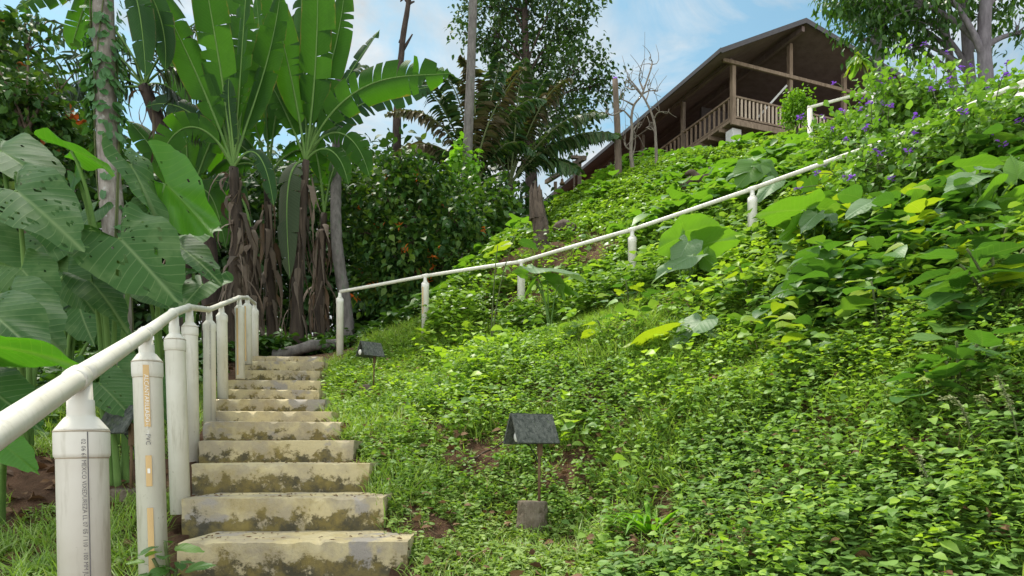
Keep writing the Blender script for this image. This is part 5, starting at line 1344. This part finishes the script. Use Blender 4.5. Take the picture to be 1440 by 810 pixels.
def weed(label, base, Y, nodes, L0, nl, yellow=.15):
    b = G(base, Y); r = root('broad_leaved_weed', label, 'weed', b, gb)
    for (px, py) in nodes:
        tp_ = P(px, py, Y-rng.uniform(0, .12))
        mb = MB(); tube(mb, bez([b-[0, 0, .04], b+(tp_-b)*[.2, .2, .6], tp_], 10), np.linspace(.011, .006, 10), 6); sm = mb.build('stem', M['stem'], r, smooth=True)
        a0 = rng.uniform(0, 6.28)
        for q in range(nl):
            a_ = a0+q*2.4; d_ = np.array([math.cos(a_), math.sin(a_), rng.uniform(-.35, .35)]); at_ = tp_-[0, 0, .02*q*L0/.15]+d_*.02*[1, 1, 0]
            ln = L0*rng.uniform(.65, 1.15)*(1 if q > 1 else .75)
            nm_ = (rng.normal(0, .15), rng.choice([-.45, .25]), 1)
            m_ = ear_leaf(at_+d_*ln*.12, at_+d_*ln*1.12, nm_, OVAL, rng.uniform(.95, 1.2), rings=8, wave=.02, fold=.2)
            m_.build('leaf', M['hill_ear_yellow'] if rng.random() < yellow else M['broad'], sm, smooth=True)
weed('tall broad leaved weed with many dark leaves at the frame edge', 1400, 3.75, [(1350,372),(1395,348),(1425,380),(1375,405),(1415,430),(1440,350),(1380,440),(1335,420),(1360,350)], .29, 6, .05)
weed('broad leaved weed whose longest leaf points down over the creeper', 1350, 3.15, [(1345,480),(1380,472),(1330,508),(1410,480),(1300,520)], .23, 5, .18)
weed('broad leaved weed left of the tall dark leaved one', 1280, 4.8, [(1262,340),(1290,330),(1245,370)], .22, 5)
weed('broad leaved weed with upright tip in the middle of the bright slope', 1235, 4.4, [(1225,395),(1255,410)], .18, 5, .4)
weed('broad leaved weed below the flat leaved elephant ear', 1150, 5.3, [(1140,365),(1170,385),(1120,390)], .2, 5)
weed('broad leaved weed in the shade right of the yellow leaved elephant ear', 1115, 4.7, [(1105,470),(1130,490)], .14, 5, .3)
weed('broad leaved weed against the roots of the pale leaved elephant ear', 1055, 6.2, [(1040,375),(1060,395),(1020,405)], .2, 5, .35)
weed('broad leaved weed directly below the fourth handrail post', 885, 7.4, [(880,395),(900,405),(860,410)], .2, 5, .3)
weed('broad leaved weed left of the yellow leaved elephant ear', 850, 6.3, [(840,450),(865,445)], .16, 5, .3)
weed('broad leaved weed among the leaves at the frame edge under the overlapping elephant ear', 1400, 4.3, [(1380,320),(1420,310),(1350,310)], .22, 6, .3)
weed('small broad leaved weed touching the foot of the second pipe post', 240, 2.7, [(232,762),(250,790),(215,785)], .1, 5, .0)
weed('broad leaved weed standing beside the small round lens lamp', 690, 8.6, [(725,330),(700,345)], .25, 4, .7)

# flowering spikes, tuft
gs = 'pale seed spikes over the creeper'
for lab, Y, pp in [('drooping pale seed spike hooked over to one side', 2.75, [(1372,640),(1366,600),(1350,545),(1324,562)]), ('drooping pale seed spike with a tight curl at its tip', 2.8, [(1398,640),(1395,600),(1388,545),(1374,560)]),
                    ('straight pale seed spike leaning at the edge of the creeper', 2.6, [(1430,610),(1425,580),(1415,555),(1403,530)]), ('short pale seed spike low among the creeper leaves', 2.6, [(1318,730),(1312,700),(1300,660),(1292,640)])]:
    pth = bez([P(*q, Y) for q in pp], 26); bb = pth[0].copy(); bb[2] = g1(bb[0], bb[1]); r = root('seed_spike', lab, 'seed spike', bb, gs)
    mb = MB(); tube(mb, np.vstack([bb, pth]), .0035, 5); mb.build('stem', M['stem'], r, smooth=True)
    mb = MB(); k = np.repeat(pth[9:], 7, 0); inst(mb, LEAF2, k+rng.normal(0, .004, k.shape), rand_dir(len(k), -.5, .5), np.array([0, 0, 1.])+rng.normal(0, .3, k.shape), .013, .8); mb.build('flowers', M['spike'], r)
b = G(915, 3.5)
tf = root('grass_tuft', 'spiky arching grass tuft on the bare soil near the bottom edge', 'grass tuft', b)
mb = MB(); n = 34
a_ = rng.uniform(0, 6.28, n); f_ = np.stack([np.cos(a_)*1.0, np.sin(a_)*.8, rng.uniform(.5, 1.5, n)], -1)
for q in range(n):
    ln = rng.uniform(.2, .4); d_ = nrm(f_[q]); o_ = d_*[1, 1, 0]
    pth = bez([b, b+d_*ln*.6, b+d_*ln*.8+o_*ln*.35, b+d_*ln*.75+o_*ln*.6-[0, 0, ln*.2]], 7); sd = nrm(np.cross(o_, [0, 0, 1.])); w_ = .0115*np.array([.7, 1, 1.1, 1, .8, .5, .05])
    V = np.stack([pth-sd*w_[:, None], pth+[0, 0, -.002], pth+sd*w_[:, None]], 1).reshape(-1, 3); ii = np.arange(6)[:, None]*3; jj = np.arange(2)[None]
    mb.add(V, [np.stack([ii+jj, ii+jj+1, ii+jj+4, ii+jj+3], -1).reshape(-1, 4)], np.full((21, 2), .1))
mb.build('blades', M['vine_bright'], tf, smooth=True)
# fallen sticks on the slope
for lab, A_, B_ in [('thin dry stick lying in the creeper at the bottom edge', (950,806,2.55), (1165,690,2.9)), ('thin dry stick on the bare patch left of the near lamp', (660,640,4.9), (735,580,5.2)), ('thick dry branch under the broad leaved weed at the frame edge', (1300,612,2.9), (1440,585,2.75))]:
    a_, b_ = P(*A_), P(*B_); q = np.linspace(0, 1, 9)[:, None]*(b_-a_)+a_; q[:, 2] = gz(q[:, 0], q[:, 1])+.06+rng.normal(0, .006, 9)
    r = root('dry_stick', lab, 'stick', q[0], 'dry sticks on the slope'); mb = MB(); tube(mb, smooth_path(q, 24), np.linspace(.009, .004, 24), 6, True, 0, .1); mb.build('shaft', M['twig'], r, smooth=True)

# ------------------------------------------------------------------ light, sky, camera
SUN_EL, SUN_AZ = math.radians(65), math.radians(-42)        # azimuth measured from +Y (into the picture) towards +X
w = bpy.data.worlds.new('World'); sc.world = w; w.use_nodes = True
nt = w.node_tree; N, L = nt.nodes, nt.links; N.clear()
sky = N.new('ShaderNodeTexSky'); sky.sky_type = 'NISHITA'; sky.sun_disc = False; sky.sun_elevation = SUN_EL; sky.sun_rotation = SUN_AZ
sky.air_density = 1.2; sky.dust_density = 1.5
tc = N.new('ShaderNodeTexCoord'); mp = N.new('ShaderNodeMapping'); mp.inputs['Scale'].default_value = (1, 1, 2.2); mp.inputs['Location'].default_value = (.3, .1, .45)
L.new(tc.outputs['Generated'], mp.inputs[0])
n1 = noise_node(N, L, 3.4, 9, .6, mp.outputs[0], .5)
sz = N.new('ShaderNodeSeparateXYZ'); L.new(tc.outputs['Generated'], sz.inputs[0])
low = math_node(N, L, 'MULTIPLY', math_node(N, L, 'SUBTRACT', .42, sz.outputs[2], True), .9, True)
cm = ramp(N, L, math_node(N, L, 'ADD', n1, low), [(.43, .05), (.62, 1.)])
bg = N.new('ShaderNodeBackground'); bg.inputs[1].default_value = .078; L.new(mixc(N, L, 1.0, sky.outputs[0], (.74, 1.0, .90), 'MULTIPLY'), bg.inputs[0])
cb = N.new('ShaderNodeBackground'); cb.inputs[0].default_value = (.93, .975, 1.0, 1); cloud_fill = math_node(N, L, 'ADD', math_node(N, L, 'MULTIPLY', sz.outputs[1], -1.2), math_node(N, L, 'ADD', math_node(N, L, 'MULTIPLY', sz.outputs[2], .8), .2), True)
cst = math_node(N, L, 'ADD', math_node(N, L, 'MULTIPLY', cloud_fill, .75), math_node(N, L, 'ADD', .16, math_node(N, L, 'MULTIPLY', noise_node(N, L, 6.5, 7, .6, mp.outputs[0], .4), .40)))  # clouds made brighter overhead and behind the camera as added fill light
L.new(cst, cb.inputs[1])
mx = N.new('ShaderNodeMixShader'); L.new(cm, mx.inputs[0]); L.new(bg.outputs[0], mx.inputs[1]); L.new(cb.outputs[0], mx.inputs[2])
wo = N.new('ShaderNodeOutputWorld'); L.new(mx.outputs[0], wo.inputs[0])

sd = bpy.data.lights.new('sun', 'SUN'); sd.energy = 2.4; sd.angle = math.radians(8); sd.color = (1, .94, .84)
so = bpy.data.objects.new('sun', sd); COL.objects.link(so)
dv = Vector((math.sin(SUN_AZ)*math.cos(SUN_EL), math.cos(SUN_AZ)*math.cos(SUN_EL), math.sin(SUN_EL)))
so.rotation_euler = dv.to_track_quat('Z', 'Y').to_euler(); so.location = (10, 10, 40)

cd = bpy.data.cameras.new('camera'); cd.lens = 24; cd.sensor_width = 36; cd.clip_end = 600; cd.clip_start = .05
cd.shift_y = (638-405)/1440
co = bpy.data.objects.new('camera', cd); COL.objects.link(co); co.rotation_euler = (math.pi/2, 0, 0); sc.camera = co
sc.view_settings.view_transform = 'Standard'; sc.view_settings.look = 'None'; sc.view_settings.gamma = 1; sc.view_settings.exposure = 1.2
sc.cycles.max_bounces = 8; sc.cycles.transmission_bounces = 6; sc.cycles.diffuse_bounces = 4; sc.cycles.use_denoising = True
